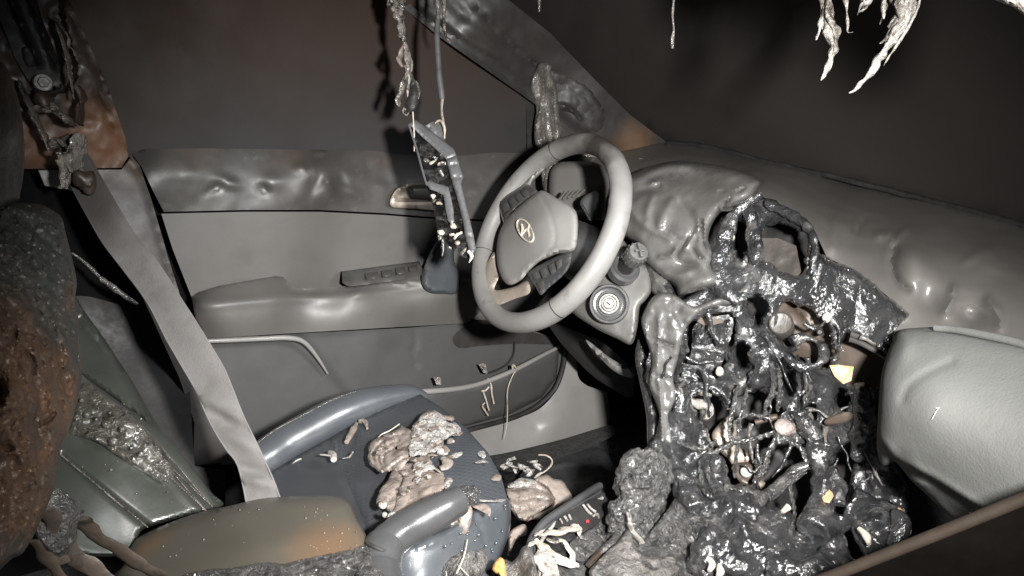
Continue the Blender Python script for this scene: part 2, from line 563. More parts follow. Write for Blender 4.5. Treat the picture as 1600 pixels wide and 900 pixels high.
M['char_knob'] = mat('char_knob', (.03, .0295, .0285), (.12, .116, .112), 50, .17, .08, [(60, 1.0, .014, 'd'), (200, 1.0, .005, 'd')], spec=1.0, coat=.7)
M['foam'] = mat('foam', (.05, .034, .025), (.115, .066, .039), 9, .5, .2, [(45, .5, .005, 'd'), (160, .45, .003)], c3=(.042, .042, .038), ns3=12, th3=(.5, .64), stains_shade=((at(40, 375, .64), .085, .06, (.04, .041, .038)),))
M['belt'] = mat('belt', (.145, .138, .133), (.17, .161, .156), 18, .75, .06, [(450, .5, .0012), (900, .4, .0006)], c3=(.115, .107, .102), ns3=22, th3=(.5, .75), stains_shade=((at(130, 290, 1.12), .11, .12, (.06, .055, .052)),))  # upper end darkened: lamp falloff painted into the strap colour
M['pale_skin'] = mat('pale_skin', (.085, .083, .08), (.13, .126, .121), 14, .3, .1, [(40, .25, .004, 'd'), (200, .15, .0012)], c3=(.05, .049, .048), ns3=18, th3=(.55, .75), spec=.7)
M['bag'] = mat('bag', (.104, .105, .1), (.122, .123, .117), 5, .9, .05, [(30, .14, .004, 'd'), (350, .5, .0012), (900, .3, .0006)], c3=(.09, .09, .085), ns3=12, th3=(.55, .75), spec=.15)
M['drip_grey'] = mat('drip_grey', (.13, .115, .1), (.3, .275, .245), 45, .2, .1, [(100, .9, .006, 'd')], c3=(.03, .026, .022), ns3=50, th3=(.5, .62), spec=1.0, coat=.4)
M['drip_dark'] = mat('drip_dark', (.05, .047, .043), (.15, .138, .126), 45, .2, .1, [(130, .7, .004, 'd')], spec=.8)
M['drip_mid'] = mat('drip_mid', (.07, .064, .057), (.17, .156, .14), 40, .22, .1, [(90, .8, .005, 'd'), (240, .4, .002)], spec=1.0, coat=.4)
M['lining'] = mat('lining', (.06, .05, .041), (.2, .185, .168), 45, .34, .12, [(130, .9, .005, 'd')], c3=(.025, .019, .014), ns3=60, th3=(.46, .6))
M['lining_pale'] = mat('lining_pale', (.1, .09, .08), (.24, .225, .208), 45, .36, .12, [(130, .8, .005, 'd')], c3=(.05, .038, .028), ns3=60, th3=(.54, .66))
M['drip_white'] = mat('drip_white', (.26, .235, .21), (.42, .4, .37), 40, .35, .12, [(130, .7, .004, 'd')], c3=(.07, .058, .047), ns3=60, th3=(.52, .64))
M['pink_melt'] = mat('pink_melt', (.15, .124, .109), (.27, .228, .2), 22, .27, .1, [(40, .5, .007, 'd'), (140, .4, .002, 'd')], c3=(.09, .073, .064), ns3=30, th3=(.52, .68))
M['tan_melt'] = mat('tan_melt', (.17, .14, .118), (.28, .234, .203), 20, .32, .12, [(40, .4, .006, 'd'), (150, .35, .002, 'd')], c3=(.1, .08, .067), ns3=30, th3=(.52, .7))
M['ash_white'] = mat('ash_white', (.33, .31, .29), (.5, .48, .455), 60, .5, .1, [(100, 1.0, .008, 'd'), (320, .7, .003, 'd')], c3=(.16, .125, .1), ns3=55, th3=(.5, .62))
M['carpet'] = mat('carpet', (.03, .03, .031), (.07, .069, .068), 60, .75, .1, [(260, 1.0, .006), (60, .6, .01)])
M['grip'] = mat('grip', (.045, .045, .046), (.06, .06, .061), 12, .27, .08, [(420, .2, .0007)], spec=.8)
M['cream'] = mat('cream', (.4, .35, .29), (.55, .5, .42), 25, .38, .1, [(90, .6, .004, 'd')], c3=(.2, .155, .11), ns3=34, th3=(.52, .7))
M['orange_foam'] = mat('orange_foam', (.5, .22, .06), (.75, .42, .16), 40, .7, .1, [(160, .6, .003)], c3=(.3, .12, .03), ns3=60, th3=(.5, .65))
M['grey_crust'] = mat('grey_crust', (.06, .055, .051), (.15, .138, .127), 30, .4, .15, [(60, .8, .008, 'd'), (200, .8, .004, 'd')], c3=(.02, .019, .018), ns3=40, th3=(.52, .64), spec=.8)
M['red'] = mat('red', (.55, .03, .025), (.7, .05, .04), 30, .5)
M['red_burn'] = mat('red_burn', (.2, .16, .15), (.42, .38, .35), 70, .3, .1, [(150, .8, .004, 'd')], c3=(.45, .06, .04), ns3=130, th3=(.6, .68))
M['mirror_black'] = mat('mirror_black', (.003, .003, .003), (.007, .0065, .006), 40, .55, .2, [(120, .6, .004)], spec=.2)
M['rim_brown'] = mat('rim_brown', (.014, .0105, .008), (.024, .018, .0135), 20, .6, .1, [(200, .2, .001)], spec=.15)
M['mirror_edge'] = mat('mirror_edge', (.06, .06, .062), (.085, .085, .088), 20, .45, .1, [(200, .15, .001)], c3=(.04, .04, .041), ns3=30, th3=(.55, .7))
M['scorched'] = mat('scorched', (.045, .035, .028), (.09, .07, .055), 20, .5, .15, [(120, .4, .002)], c3=(.03, .026, .023), ns3=30, th3=(.5, .65))
M['rubber'] = mat('rubber', (.035, .035, .036), (.06, .06, .061), 25, .32, .1, [(200, .3, .001)], spec=.8)
M['dark_slab'] = mat('dark_slab', (.045, .04, .036), (.075, .067, .06), 18, .45, .12, [(60, .4, .003, 'd'), (250, .3, .001)])
M['knob_grey'] = mat('knob_grey', (.055, .054, .052), (.08, .078, .075), 20, .4, .1, [(300, .15, .001)], c3=(.13, .127, .122), ns3=60, th3=(.56, .7))
M['shroud'] = mat('shroud', (.1, .096, .091), (.125, .12, .114), 9, .42, .12, GR, c3=(.075, .071, .067), ns3=24, th3=(.55, .75))
M['brown_edge'] = mat('brown_edge', (.0016, .0011, .0008), (.0022, .0015, .0011), 9, .6, .1, [(150, .1, .001)], spec=.08)
M['green_oil'] = mat('green_oil', (.16, .13, .04), (.3, .24, .1), 50, .3, .1, [(100, .3, .002)])

#@@SCENE@@
# ================================================================== the shell of the car
def panel(name, pts, m):
    return struct(mesh_obj(name, pts, [tuple(range(len(pts)))], m, None, False))
panel('floor', [(-1.2, -.5, .1), (1.7, -.5, .1), (1.7, 1.7, .1), (-1.2, 1.7, .1)], M['carpet'])
panel('firewall', [(1.62, -.5, .1), (1.62, 1.7, .1), (1.62, 1.7, .86), (1.62, -.5, .86)], M['void'])
panel('rear_wall', [(-1.1, 1.7, .1), (-1.1, -.5, .1), (-1.1, -.5, 1.5), (-1.1, 1.7, 1.5)], M['void'])
panel('side_wall', [(-1.1, 1.53, .1), (1.62, 1.53, .1), (1.62, 1.53, 1.5), (-1.1, 1.53, 1.5)], M['void'])
panel('roof', [(-1.1, .1, 1.46), (.95, .1, 1.46), (.95, 1.6, 1.46), (-1.1, 1.6, 1.46)], M['void'])

# windscreen, blackened with soot
o = relief('windscreen', [(560, -60), (1700, -60), (1700, 400), (1600, 362), (1450, 330), (1300, 298), (1150, 262), (1040, 232), (960, 190), (860, 110), (740, 20)],
           [(1040, 222, 1.86), (1300, 285, 1.52), (1600, 352, 1.22), (800, -40, 1.56), (1200, -50, 1.15), (1640, -60, .86), (1300, 120, 1.34)],
           M['screen_soot'], step=26, thick=.005, spline=False, noise=[(6, .004, 'n')])
tag(o, 'sooty blackened windscreen above the buckled dashboard', 'windscreen')

# ------------------------------------------------------------------ driver's door
door = thing('driver_door', 'grey sooty door behind the steering wheel with armrest and dark window', 'car door', (.6, 1.46, .2))
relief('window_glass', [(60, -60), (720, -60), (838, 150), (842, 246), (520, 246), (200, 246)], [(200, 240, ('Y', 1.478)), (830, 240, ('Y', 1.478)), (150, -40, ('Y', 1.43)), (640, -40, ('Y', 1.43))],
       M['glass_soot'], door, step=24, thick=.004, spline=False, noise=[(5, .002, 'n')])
relief('door_sail', [(822, 148), (840, 158), (842, 244), (824, 240)], [(822, 150, ('Y', 1.462)), (840, 240, ('Y', 1.462)), (840, 150, ('Y', 1.462))], M['black'], door, step=9, spline=False)
relief('belt_trim', [(206, 240), (224, 233), (320, 232), (520, 234), (700, 237), (845, 240), (860, 300), (862, 347), (700, 341), (600, 333), (500, 328), (380, 328), (256, 331), (240, 300), (222, 262)],
       [(215, 235, ('Y', 1.474)), (500, 235, ('Y', 1.474)), (840, 240, ('Y', 1.474)), (230, 262, ('Y', 1.443)), (500, 262, ('Y', 1.440)), (845, 268, ('Y', 1.443)),
        (240, 300, ('Y', 1.437)), (500, 300, ('Y', 1.434)), (845, 310, ('Y', 1.437)), (256, 330, ('Y', 1.447)), (500, 328, ('Y', 1.447)), (850, 346, ('Y', 1.447))],
       M['door_trim'], door, step=6, noise=[(7, .002, 'f'), (30, .0009, 'f')], spline=False,
       feats=[('g', 355, 285, 22, 8, 20, .006), ('g', 338, 292, 16, 5, -30, -.005), ('g', 425, 283, 20, 14, 0, .007), ('g', 412, 295, 10, 6, 40, -.006),
              ('g', 495, 285, 26, 12, -60, -.009), ('g', 520, 296, 18, 5, 60, .009), ('g', 535, 282, 14, 6, 60, -.006), ('g', 470, 262, 10, 6, 0, .006),
              ('g', 582, 250, 3, 9, 20, .005), ('g', 592, 250, 3, 9, 20, .005), ('g', 550, 300, 20, 7, 30, .005), ('g', 300, 270, 30, 14, 0, .004), ('g', 600, 280, 16, 10, 0, -.004)])
relief('door_panel', [(252, 334), (380, 331), (500, 331), (600, 336), (700, 344), (862, 350), (862, 500), (560, 500), (320, 500), (300, 466), (270, 390)],
       [(255, 334, ('Y', 1.446)), (860, 350, ('Y', 1.446)), (300, 466, ('Y', 1.455)), (700, 450, ('Y', 1.455)), (500, 400, ('Y', 1.447))],
       M['door_panel'], door, step=13, spline=False, noise=[(4, .003, 'n')])
relief('armrest', [(299, 464), (312, 456), (345, 446), (390, 438), (432, 431), (441, 432), (456, 444), (476, 451), (540, 447), (600, 440), (680, 424), (760, 418), (770, 470), (730, 505), (640, 510), (450, 521), (340, 528), (318, 528), (306, 500)],
       [(300, 462, ('Y', 1.447)), (432, 430, ('Y', 1.447)), (560, 440, ('Y', 1.437)), (760, 418, ('Y', 1.43)),
        (312, 474, ('Y', 1.394)), (430, 467, ('Y', 1.390)), (560, 457, ('Y', 1.388)), (690, 440, ('Y', 1.388)), (765, 436, ('Y', 1.388)),
        (314, 484, ('Y', 1.385)), (560, 468, ('Y', 1.380)), (690, 452, ('Y', 1.380)),
        (318, 527, ('Y', 1.400)), (450, 520, ('Y', 1.398)), (640, 508, ('Y', 1.398)), (740, 500, ('Y', 1.398))],
       M['door_panel'], door, step=4.5, thick=.02, spline=False, noise=[(10, .0015, 'n')], feats=[('h', [(441, 428), (452, 443), (476, 453), (600, 446)], -.006, 5), ('c', [(306, 474), (330, 475), (430, 467), (560, 458), (690, 441), (765, 434)], 9, .006)])
sw = relief('switch_panel', [(534, 424), (600, 415), (655, 408), (664, 428), (640, 436), (545, 448), (535, 442)], [(535, 424, ('Y', 1.425)), (655, 408, ('Y', 1.425)), (545, 448, ('Y', 1.385)), (662, 432, ('Y', 1.385))],
       M['button'], door, step=5, thick=.03, spline=False, rnd=(4, .004))
for q in ('570,427 590,424 592,434 573,437', '596,423 612,421 614,431 598,433', '618,419 632,417 634,427 620,429', '638,416 651,414 653,423 640,425'):
    relief('window_switch', L(q), [(570, 425, ('Y', 1.408)), (655, 410, ('Y', 1.408)), (575, 440, ('Y', 1.372)), (655, 428, ('Y', 1.372))], M['door_trim'], sw, step=3, thick=.012, spline=False, rnd=(3, .004))
relief('pull_grip', Z5('45,640 60,590 85,530 112,495 140,500 168,515 170,580 195,640 180,700 130,703 85,700 55,680'), [(660, 433, ('Y', 1.375)), (690, 374, ('Y', 1.405)), (712, 385, ('Y', 1.40)), (715, 455, ('Y', 1.365)), (675, 456, ('Y', 1.36))],
       M['leather'], door, step=5, thick=.04, rnd=(9, .012))
hd = relief('handle_bezel', L('611,322 616,300 632,289 655,286 690,288 700,300 700,327 650,326'), [(612, 322, ('Y', 1.43)), (690, 288, ('Y', 1.43)), (690, 327, ('Y', 1.43))], M['metal'], door, step=4, thick=.008, rnd=(4, .004),
       feats=[('p', L('622,303 638,292 662,291 685,295 690,312 640,312 620,312'), -.016, 4)])
relief('handle_lever', L('640,292 660,289 690,292 692,312 655,311 644,308'), [(640, 292, ('Y', 1.425)), (690, 290, ('Y', 1.425)), (690, 312, ('Y', 1.425))], M['door_trim'], hd, step=4, thick=.01, rnd=(8, .008))
relief('lower_panel', [(312, 531), (450, 522), (640, 512), (720, 505), (830, 515), (880, 535), (874, 590), (848, 628), (790, 655), (700, 682), (560, 706), (420, 724), (345, 726), (342, 640), (322, 570)],
       [(312, 531, ('Y', 1.445)), (640, 510, ('Y', 1.44)), (880, 535, ('Y', 1.45)), (848, 628, ('Y', 1.45)), (700, 682, ('Y', 1.45)), (350, 720, ('Y', 1.45)), (520, 600, ('Y', 1.452))],
       M['door_low'], door, step=6, spline=False, noise=[(5, .002, 'n')],
       feats=[('h', [(310, 533), (400, 528), (455, 525), (480, 537), (505, 570), (530, 600), (560, 640)], -.010, 22), ('c', [(648, 512), (650, 535), (645, 548), (652, 572)], 3, -.006)])
mb = MB(); mb.tube([at(x, y, ('Y', yy)) for (x, y), yy in zip([(318, 533), (360, 531), (410, 529), (450, 528), (474, 534), (494, 556), (512, 584)], (1.418, 1.416, 1.416, 1.417, 1.421, 1.432, 1.442))], [.0045, .0055, .0055, .0055, .005, .004, .002], 12, 6); mb.build('panel_ledge', M['soot_plastic'], door)
mb = MB(); mb.tube([at(x, y, ('Y', 1.436)) for x, y in ZD('358,120 358,165 345,205 318,240 270,268 215,288')], .0024, 8, 6); mb.build('pocket_edge', M['black'], door)
relief('door_pocket', [(600, 622), (640, 612), (700, 608), (745, 600), (800, 579), (850, 553), (874, 542), (870, 590), (846, 622), (795, 648), (720, 668), (640, 692), (600, 690)],
       [(640, 612, ('Y', 1.398)), (800, 579, ('Y', 1.398)), (874, 542, ('Y', 1.43)), (870, 590, ('Y', 1.44)), (795, 648, ('Y', 1.435)), (640, 690, ('Y', 1.43)), (720, 640, ('Y', 1.402)), (640, 622, ('Y', 1.388)), (800, 592, ('Y', 1.392))],
       M['door_low'], door, step=6, thick=.008, spline=False, rnd=(7, .008))
relief('speaker_grille', ZD('30,90 120,20 260,0 430,60 600,100 560,130 360,128 180,140 60,150'), [(720, 510, ('Y', 1.437)), (860, 530, ('Y', 1.437)), (740, 540, ('Y', 1.437))], M['pillar_grey'], door, step=6, thick=.004,
       feats=[('c', ZD(f'{60+i*40},140 {110+i*40},40'), 2.2, -.003) for i in range(12)])
mb = MB(); mb.tube([at(x, y, ('Y', yy)) for (x, y), yy in zip([(604, 622), (640, 614), (700, 609), (745, 601), (800, 580), (850, 554), (876, 541)], (1.385, 1.385, 1.385, 1.387, 1.387, 1.405, 1.425))], [.006, .0065, .0065, .006, .006, .005, .004], 12, 6); mb.build('pocket_lip', M['soot_plastic'], door)
sm = MB(); sm.tube([at(x, y, ('Y', 1.425)) for x, y in ZD('640,90 632,200 610,300 570,385 490,460 400,510 300,545 150,585 20,620')], .0065, 8)
sm.build('door_seal', M['black'], door)
for q in ('165,240 190,234 206,240 215,290 190,285', '-80,312 -55,304 -36,318 -34,350 -60,352'):
    relief('pocket_tab', ZD(q), [(745, 570, ('Y', 1.40)), (765, 570, ('Y', 1.40)), (745, 590, ('Y', 1.39))], M['drip_grey'], door, step=3, thick=.01, spline=False)

# ------------------------------------------------------------------ sill, pillar trims
o = relief('door_sill', ZD('630,150 690,165 702,300 745,350 800,372 860,400 872,560 800,592 600,655 300,732 150,775 40,760 30,640 150,596 330,545 480,490 570,405 612,310'),
       [(*ZD('150,600')[0], ('Y', 1.432)), (*ZD('480,490')[0], ('Y', 1.432)), (*ZD('620,170')[0], ('Y', 1.44)), (*ZD('570,405')[0], ('Y', 1.43)), (*ZD('150,690')[0], ('Y', 1.392)), (*ZD('560,570')[0], ('Y', 1.395)),
        (*ZD('150,780')[0], ('Y', 1.388)), (*ZD('600,660')[0], ('Y', 1.392)), (*ZD('860,480')[0], ('Y', 1.42)), (*ZD('700,250')[0], ('Y', 1.435))],
       M['soot_plastic'], None, step=7, thick=.012, feats=[('c', ZD('690,270 700,320 735,348 790,355'), 2.5, .006), ('c', ZD('470,560 478,600'), 1.5, -.003)], noise=[(8, .0015, 'n')])
tag(o, 'dull grey plastic sill trim below the open curve of the driver door', 'door sill')
o = relief('sill_carpet', ZD('0,770 300,722 600,650 800,590 880,570 900,620 760,690 560,760 300,830 60,860'), [(*ZD('0,770')[0], ('Y', 1.36)), (*ZD('800,590')[0], ('Y', 1.37)), (*ZD('60,860')[0], ('Y', 1.26)), (*ZD('760,690')[0], ('Y', 1.28))],
       M['carpet'], None, step=5, thick=.01, noise=[(120, .003, 'n')], jit=.2)
tag(o, 'black gritty carpet strip along the foot of the grey sill trim', 'carpet')

ap = thing('windscreen_pillar', 'slanting sooty pillar between door window and windscreen, rusty at its foot', 'pillar', (1.1, 1.42, .9))
AC = [(640, 0, 1.47), (835, 155, 1.66), (1042, 222, 1.80), (800, 0, 1.50), (940, 140, 1.68), (840, 240, 1.66), (960, 242, 1.76), (740, 40, 1.49)]
relief('pillar_trim', [(560, -70), (700, -70), (800, 4), (860, 52), (930, 125), (985, 180), (1044, 224), (1000, 238), (955, 243), (900, 248), (842, 250), (838, 160), (770, 108), (700, 58), (640, 14)], AC, M['pillar_grey'], ap, step=7, thick=.02, spline=False,
       feats=[('c', [(735, 5), (790, 60), (825, 92), (845, 105)], 2.2, -.008), ('h', [(620, -10), (700, 45), (780, 98), (838, 145)], .012, 6), ('h', [(690, 0), (760, 55), (838, 105)], .006, 8), ('g', 720, 25, 16, 12, 30, -.006), ('g', 800, 70, 3, 4, 0, -.01)],
       noise=[(22, .003, 'f')])
relief('pillar_flange', [(700, 56), (770, 106), (836, 154), (838, 164), (770, 116), (690, 60), (630, 12), (640, 6)], [(a, b, d-.018) for a, b, d in AC], M['black'], ap, step=5, thick=.012, spline=False)
relief('melted_smear', [(858, 112), (895, 120), (918, 135), (940, 165), (952, 190), (942, 210), (905, 203), (890, 215), (868, 232), (850, 232), (846, 160)],
       [(a, b, d-.006) for a, b, d in AC], M['pillar_grey'], ap, step=4, thick=.006, noise=[(24, .004, 'f'), (50, .003, 'r')], jit=.15, rnd=(20, .008), feats=[('g', 888, 186, 10, 8, 0, -.02), ('c', [(875, 165), (890, 170), (905, 185)], 4, .012)])
relief('melted_trim', [(836, 112), (842, 100), (852, 97), (862, 103), (862, 116), (868, 130), (872, 150), (874, 175), (880, 200), (872, 225), (862, 238), (846, 236), (836, 224), (835, 195), (838, 170), (832, 150), (828, 132)],
       [(a, b, d-.03) for a, b, d in AC], M['drip_mid'], ap, step=3, thick=.014, noise=[(45, .012, 's'), (110, .004, 'r')], jit=.15, rnd=(10, .018), feats=[('c', [(848, 110), (850, 150), (848, 190), (852, 225)], 4, .012), ('c', [(862, 140), (864, 190), (868, 220)], 2.5, -.012)])
mb = MB(); mb.tube(pipe([(858, 235), (862, 262), (856, 285), (862, 305), (860, 325)], [1.6, 1.58, 1.57, 1.56, 1.56]), [.016, .013, .011, .012, .006], 10, amp=.5, sc=80)
mb.tube(pipe([(852, 240), (850, 275), (853, 300)], [1.6, 1.58, 1.57]), [.008, .005, .003], 8, amp=.4, sc=80)
mb.build('drip', M['drip_mid'], ap, sharp=80)

bp = thing('door_pillar', 'rusty pillar behind the driver seat carrying the seat belt anchor', 'pillar', (.05, 1.45, .4))
BC = [(0, 0, ('Y', 1.38)), (150, 0, ('Y', 1.40)), (205, 240, ('Y', 1.445)), (40, 260, ('Y', 1.42)), (100, 120, ('Y', 1.405))]
relief('rusty_trim', [(-60, -60), (84, -60), (108, 0), (135, 60), (165, 125), (196, 215), (200, 245), (190, 262), (120, 263), (40, 264), (-60, 262)], BC, M['rust'], bp, step=6, thick=.02, spline=False,
       feats=[('c', [(95, -10), (135, 70), (170, 150), (198, 230)], 6, -.006), ('c', ZP('300,290 330,350 355,420'), 3, -.007), ('p', L('-40,-40 80,-40 100,40 118,110 100,140 60,140 30,80 0,30'), -.03, 8), ('g', 135, 190, 14, 10, 0, -.006)], noise=[(20, .004, 'f'), (70, .002, 'f')])
relief('grey_trim', [(60, 266), (190, 265), (206, 244), (218, 258), (236, 310), (262, 400), (300, 520), (322, 580), (346, 650), (353, 722), (302, 728), (304, 660), (280, 590), (230, 480), (170, 350), (120, 300), (70, 290)],
       [(200, 250, ('Y', 1.43)), (300, 520, ('Y', 1.43)), (350, 720, ('Y', 1.42)), (100, 280, ('Y', 1.42)), (230, 480, ('Y', 1.42))], M['pillar_trim'], bp, step=7, thick=.012, spline=False,
       feats=[('c', ZP('400,500 450,570 490,700 545,900'), 4.5, -.006)], noise=[(12, .002, 'f')])
rail = relief('belt_rail', [(-40, -40), (48, -40), (66, 30), (96, 105), (90, 125), (66, 140), (44, 126), (24, 92), (0, 30)], [(a, b, (c[0], c[1]-.012)) for a, b, c in BC], M['black'], bp, step=5, thick=.01, spline=False,
       feats=[('c', [(10, -20), (30, 30), (62, 100)], 4, .01), ('c', [(40, -20), (70, 60), (88, 105)], 4, .01)])
mb = MB(); mb.tube(pipe([(20, 26), (26, 36), (34, 58)], [1.11, 1.11, 1.12]), [.007, .008, .006], 10, amp=.4, sc=90); mb.build('oily_pin', M['green_oil'], rail)
mb = MB(); mb.blob(at(44, 82, 1.12), (.014, .012, .02), .4, 60); mb.build('latch_block', M['black'], rail)
bc = at(67, 129, 1.118); bn = -ray(67, 129)+np.array([.15, 0, .1])
mb = MB(); mb.lathe(bc, bn, [(.0135, -.008), (.0135, .002), (.012, .004), (.0095, .004)], 28); bolt = mb.build('anchor_bolt', M['steel'], bp, sharp=30)
mb = MB(); mb.lathe(bc, bn, [(.0085, .0), (.0085, .009), (.0075, .0105), (.003, .0105)], 6); mb.build('bolt_head', M['steel'], bolt, sharp=20)
mb = MB(); mb.tube(pipe([(55, 142), (72, 146), (88, 143), (98, 138), (96, 132)], [1.115]*5), .0035, 8); mb.build('wire_hook', M['black'], bp)

# melted shreds round the belt anchor: each strip its own part of one hanging thing
shr = thing('melted_anchor_cover', 'shiny melted plastic shreds hanging round the belt anchor bolt', 'melted plastic', at(90, 200, 1.11))
def shred(pts, d, rad, m, parent, amp=.75, sc=110, flat=.22, name='shred'):
    mb = MB(); mb.tube([at(x, y, d if not hasattr(d, '__len__') else d[i]) for i, (x, y) in enumerate(pts)], rad, 10, 5, amp, sc, flat)
    return mb.build(name, m, parent, sharp=70)
shred(ZP('175,60 195,100 205,160 215,210 225,270 232,310'), 1.12, [0.0081, 0.0162, 0.0121, 0.0081, 0.0054, 0.0027], M['drip_grey'], shr)
shred(ZP('60,250 75,290 95,330 115,380 140,430 160,480'), 1.105, [0.0054, 0.0135, 0.0175, 0.0162, 0.0149, 0.0095], M['drip_grey'], shr)
shred(ZP('100,345 140,338 175,345 205,365 220,385'), 1.10, [0.0081, 0.0135, 0.0121, 0.0175, 0.0162], M['drip_grey'], shr)
shred(ZP('150,310 150,330 158,350'), 1.10, [0.0068, 0.0108, 0.0121], M['drip_grey'], shr)
shred(ZP('160,460 185,440 200,455'), 1.10, [0.0108, 0.0162, 0.0108], M['drip_grey'], shr)
shred(ZP('250,420 238,460 222,500 208,540 205,590'), 1.10, [0.0108, 0.0162, 0.0243, 0.0175, 0.0054], M['drip_grey'], shr)
shred(ZP('190,490 215,510 225,540'), 1.095, [0.0081, 0.0135, 0.0081], M['drip_grey'], shr)
shred(ZP('250,270 262,300 255,330 250,390'), 1.11, [0.0081, 0.0121, 0.0095, 0.0135], M['rust'], shr)
shred(ZP('222,150 232,160 235,175'), 1.115, [0.0041, 0.0054, 0.0041], M['drip_white'], shr)
shred(ZP('205,100 216,125 214,150'), 1.115, [0.0041, 0.0068, 0.0041], M['drip_white'], shr)
mb = MB(); mb.blob(at(*ZP('265,565')[0], 1.10), (.012, .009, .019), .6, 60); mb.build('rusty_lump', M['rust'], shr)
mb = MB(); mb.blob(at(*ZP('145,315')[0], 1.10), (.011, .008, .014), .6, 60); mb.build('rusty_lump', M['rust'], shr)

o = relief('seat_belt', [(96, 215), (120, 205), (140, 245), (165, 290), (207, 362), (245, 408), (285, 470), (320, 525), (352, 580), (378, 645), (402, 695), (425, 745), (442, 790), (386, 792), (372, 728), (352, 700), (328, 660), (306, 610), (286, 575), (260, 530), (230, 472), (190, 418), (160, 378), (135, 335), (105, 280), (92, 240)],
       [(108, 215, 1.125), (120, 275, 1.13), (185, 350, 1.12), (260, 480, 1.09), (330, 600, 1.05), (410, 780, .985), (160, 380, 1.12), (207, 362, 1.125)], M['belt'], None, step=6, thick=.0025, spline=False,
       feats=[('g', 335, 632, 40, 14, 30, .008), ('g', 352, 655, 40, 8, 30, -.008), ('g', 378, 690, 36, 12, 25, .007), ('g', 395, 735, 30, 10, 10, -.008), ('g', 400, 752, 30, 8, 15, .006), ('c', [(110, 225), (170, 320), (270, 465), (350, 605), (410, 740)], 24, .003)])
tag(o, 'dull mauve grey seat belt strap slanting down from the door pillar', 'seat belt')
FW = Field([(108, 215, 1.125), (120, 275, 1.13), (185, 350, 1.12), (260, 480, 1.09), (330, 600, 1.05), (410, 780, .985), (160, 380, 1.12), (207, 362, 1.125)])
for e_ in ([(140, 245), (165, 290), (207, 362), (245, 408), (285, 470), (320, 525), (352, 580), (378, 645), (402, 695), (425, 745), (442, 790)], [(105, 280), (135, 335), (160, 378), (190, 418), (230, 472), (260, 530), (286, 575), (306, 610), (328, 660), (352, 700), (372, 728), (386, 790)]):
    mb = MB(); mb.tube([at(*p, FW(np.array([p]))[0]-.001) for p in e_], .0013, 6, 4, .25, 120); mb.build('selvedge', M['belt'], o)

# dark space behind the driver's backrest
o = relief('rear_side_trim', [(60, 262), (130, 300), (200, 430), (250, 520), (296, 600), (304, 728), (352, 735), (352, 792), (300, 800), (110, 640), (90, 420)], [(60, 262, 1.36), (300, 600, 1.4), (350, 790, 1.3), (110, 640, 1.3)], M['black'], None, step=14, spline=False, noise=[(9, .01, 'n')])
tag(o, 'black unlit side trim in the gap between backrest and door pillar', 'trim panel')
mb = MB(); mb.tube(pipe([(112, 395), (135, 412), (155, 432), (180, 452), (215, 475)], [1.2, 1.21, 1.22, 1.23, 1.25]), [.002, .003, .004, .005, .003], 8, amp=.7, sc=90)
o = mb.build('sagging_cable', M['drip_dark'], None, sharp=80); tag(o, 'crusty melted cable sagging beside the seat belt strap', 'cable')

# ------------------------------------------------------------------ driver's seat
seat = thing('driver_seat', 'blue grey leather front seat with debris on its cushion', 'car seat', (.3, 1.06, .1))
SZ = lambda pts: [(*ZF(p)[0], ('Z', z)) for p, z in pts]
mb = MB(); BQ = ZF('-60,470 30,416 115,358 200,308 330,238 450,190 555,163 640,150 700,160')
mb.tube(pipe(BQ, [1.19, 1.205, 1.235, 1.255, 1.287, 1.322, 1.352, 1.374, 1.388]), [.032, .0305, .0315, .0315, .032, .029, .024, .018, .009], 28, 8, .02, 12)
fb = mb.build('far_bolster', M['leather'], seat)
mb = MB(); mb.tube(pipe(ZF('-20,372 80,296 200,232 330,166 440,132 530,124'), [1.18, 1.213, 1.243, 1.278, 1.315, 1.345]), .0010, 6, 8); mb.build('bolster_seam', M['drip_dark'], fb)
IC = SZ([('60,470', .405), ('330,300', .43), ('560,195', .45), ('690,160', .455), ('860,290', .45), ('960,390', .44), ('1030,520', .42), ('1040,620', .41), ('400,600', .425), ('700,400', .452), ('850,480', .445), ('600,700', .435), ('250,480', .415), ('300,600', .415)])
NB = [(*ZF(q)[0], d) for q, d in (('540,900', .935), ('600,800', .945), ('680,748', .955), ('780,708', .972), ('880,645', 1.018), ('950,588', 1.056), ('1045,582', 1.086), ('600,950', .915), ('640,860', .935), ('700,820', .945), ('800,780', .968), ('800,900', .965), ('860,720', .998), ('950,690', 1.035), ('980,880', 1.02), ('1050,700', 1.078), ('1020,820', 1.05))]
relief('rear_panel', ZF('60,470 200,388 305,330 345,430 400,560 440,660 475,760 470,800 300,640 100,600'), IC, M['leather_plain'], seat, step=7, thick=.03, spline=False, feats=[('c', ZF('305,330 345,430 400,560 475,760'), 6, -.006)])
relief('front_panel', ZF('305,330 450,245 560,198 680,148 770,205 870,288 960,390 1015,490 1045,600 960,600 780,720 600,800 560,840 480,800 470,750 440,660 400,560 345,430'), IC, M['leather_perf'], seat, step=7, thick=.03, spline=False, feats=[('c', ZF('305,330 345,430 400,560 475,760'), 5, -.006)])
relief('near_bolster', ZF('480,960 540,900 560,850 600,795 680,745 780,705 880,645 950,585 1040,578 1054,650 1048,720 1010,830 975,930 940,980 480,980'),
       NB,
       M['leather'], seat, step=5, thick=.05, rnd=(10, .014), feats=[('c', ZF('880,640 930,700 950,800 940,900'), 2, -.003), ('c', ZF('600,800 720,770 850,700 1000,640'), 3, .003)], noise=[(14, .004, 'n')])
relief('char_stain', ZF('800,830 850,800 930,790 965,830 950,880 900,910 780,910 770,870'), [(a, c, d-.008) for a, c, d in NB], M['grey_crust'], seat, step=5, thick=.01, noise=[(60, .006, 'r')], rnd=(8, .008))
dr = MB()
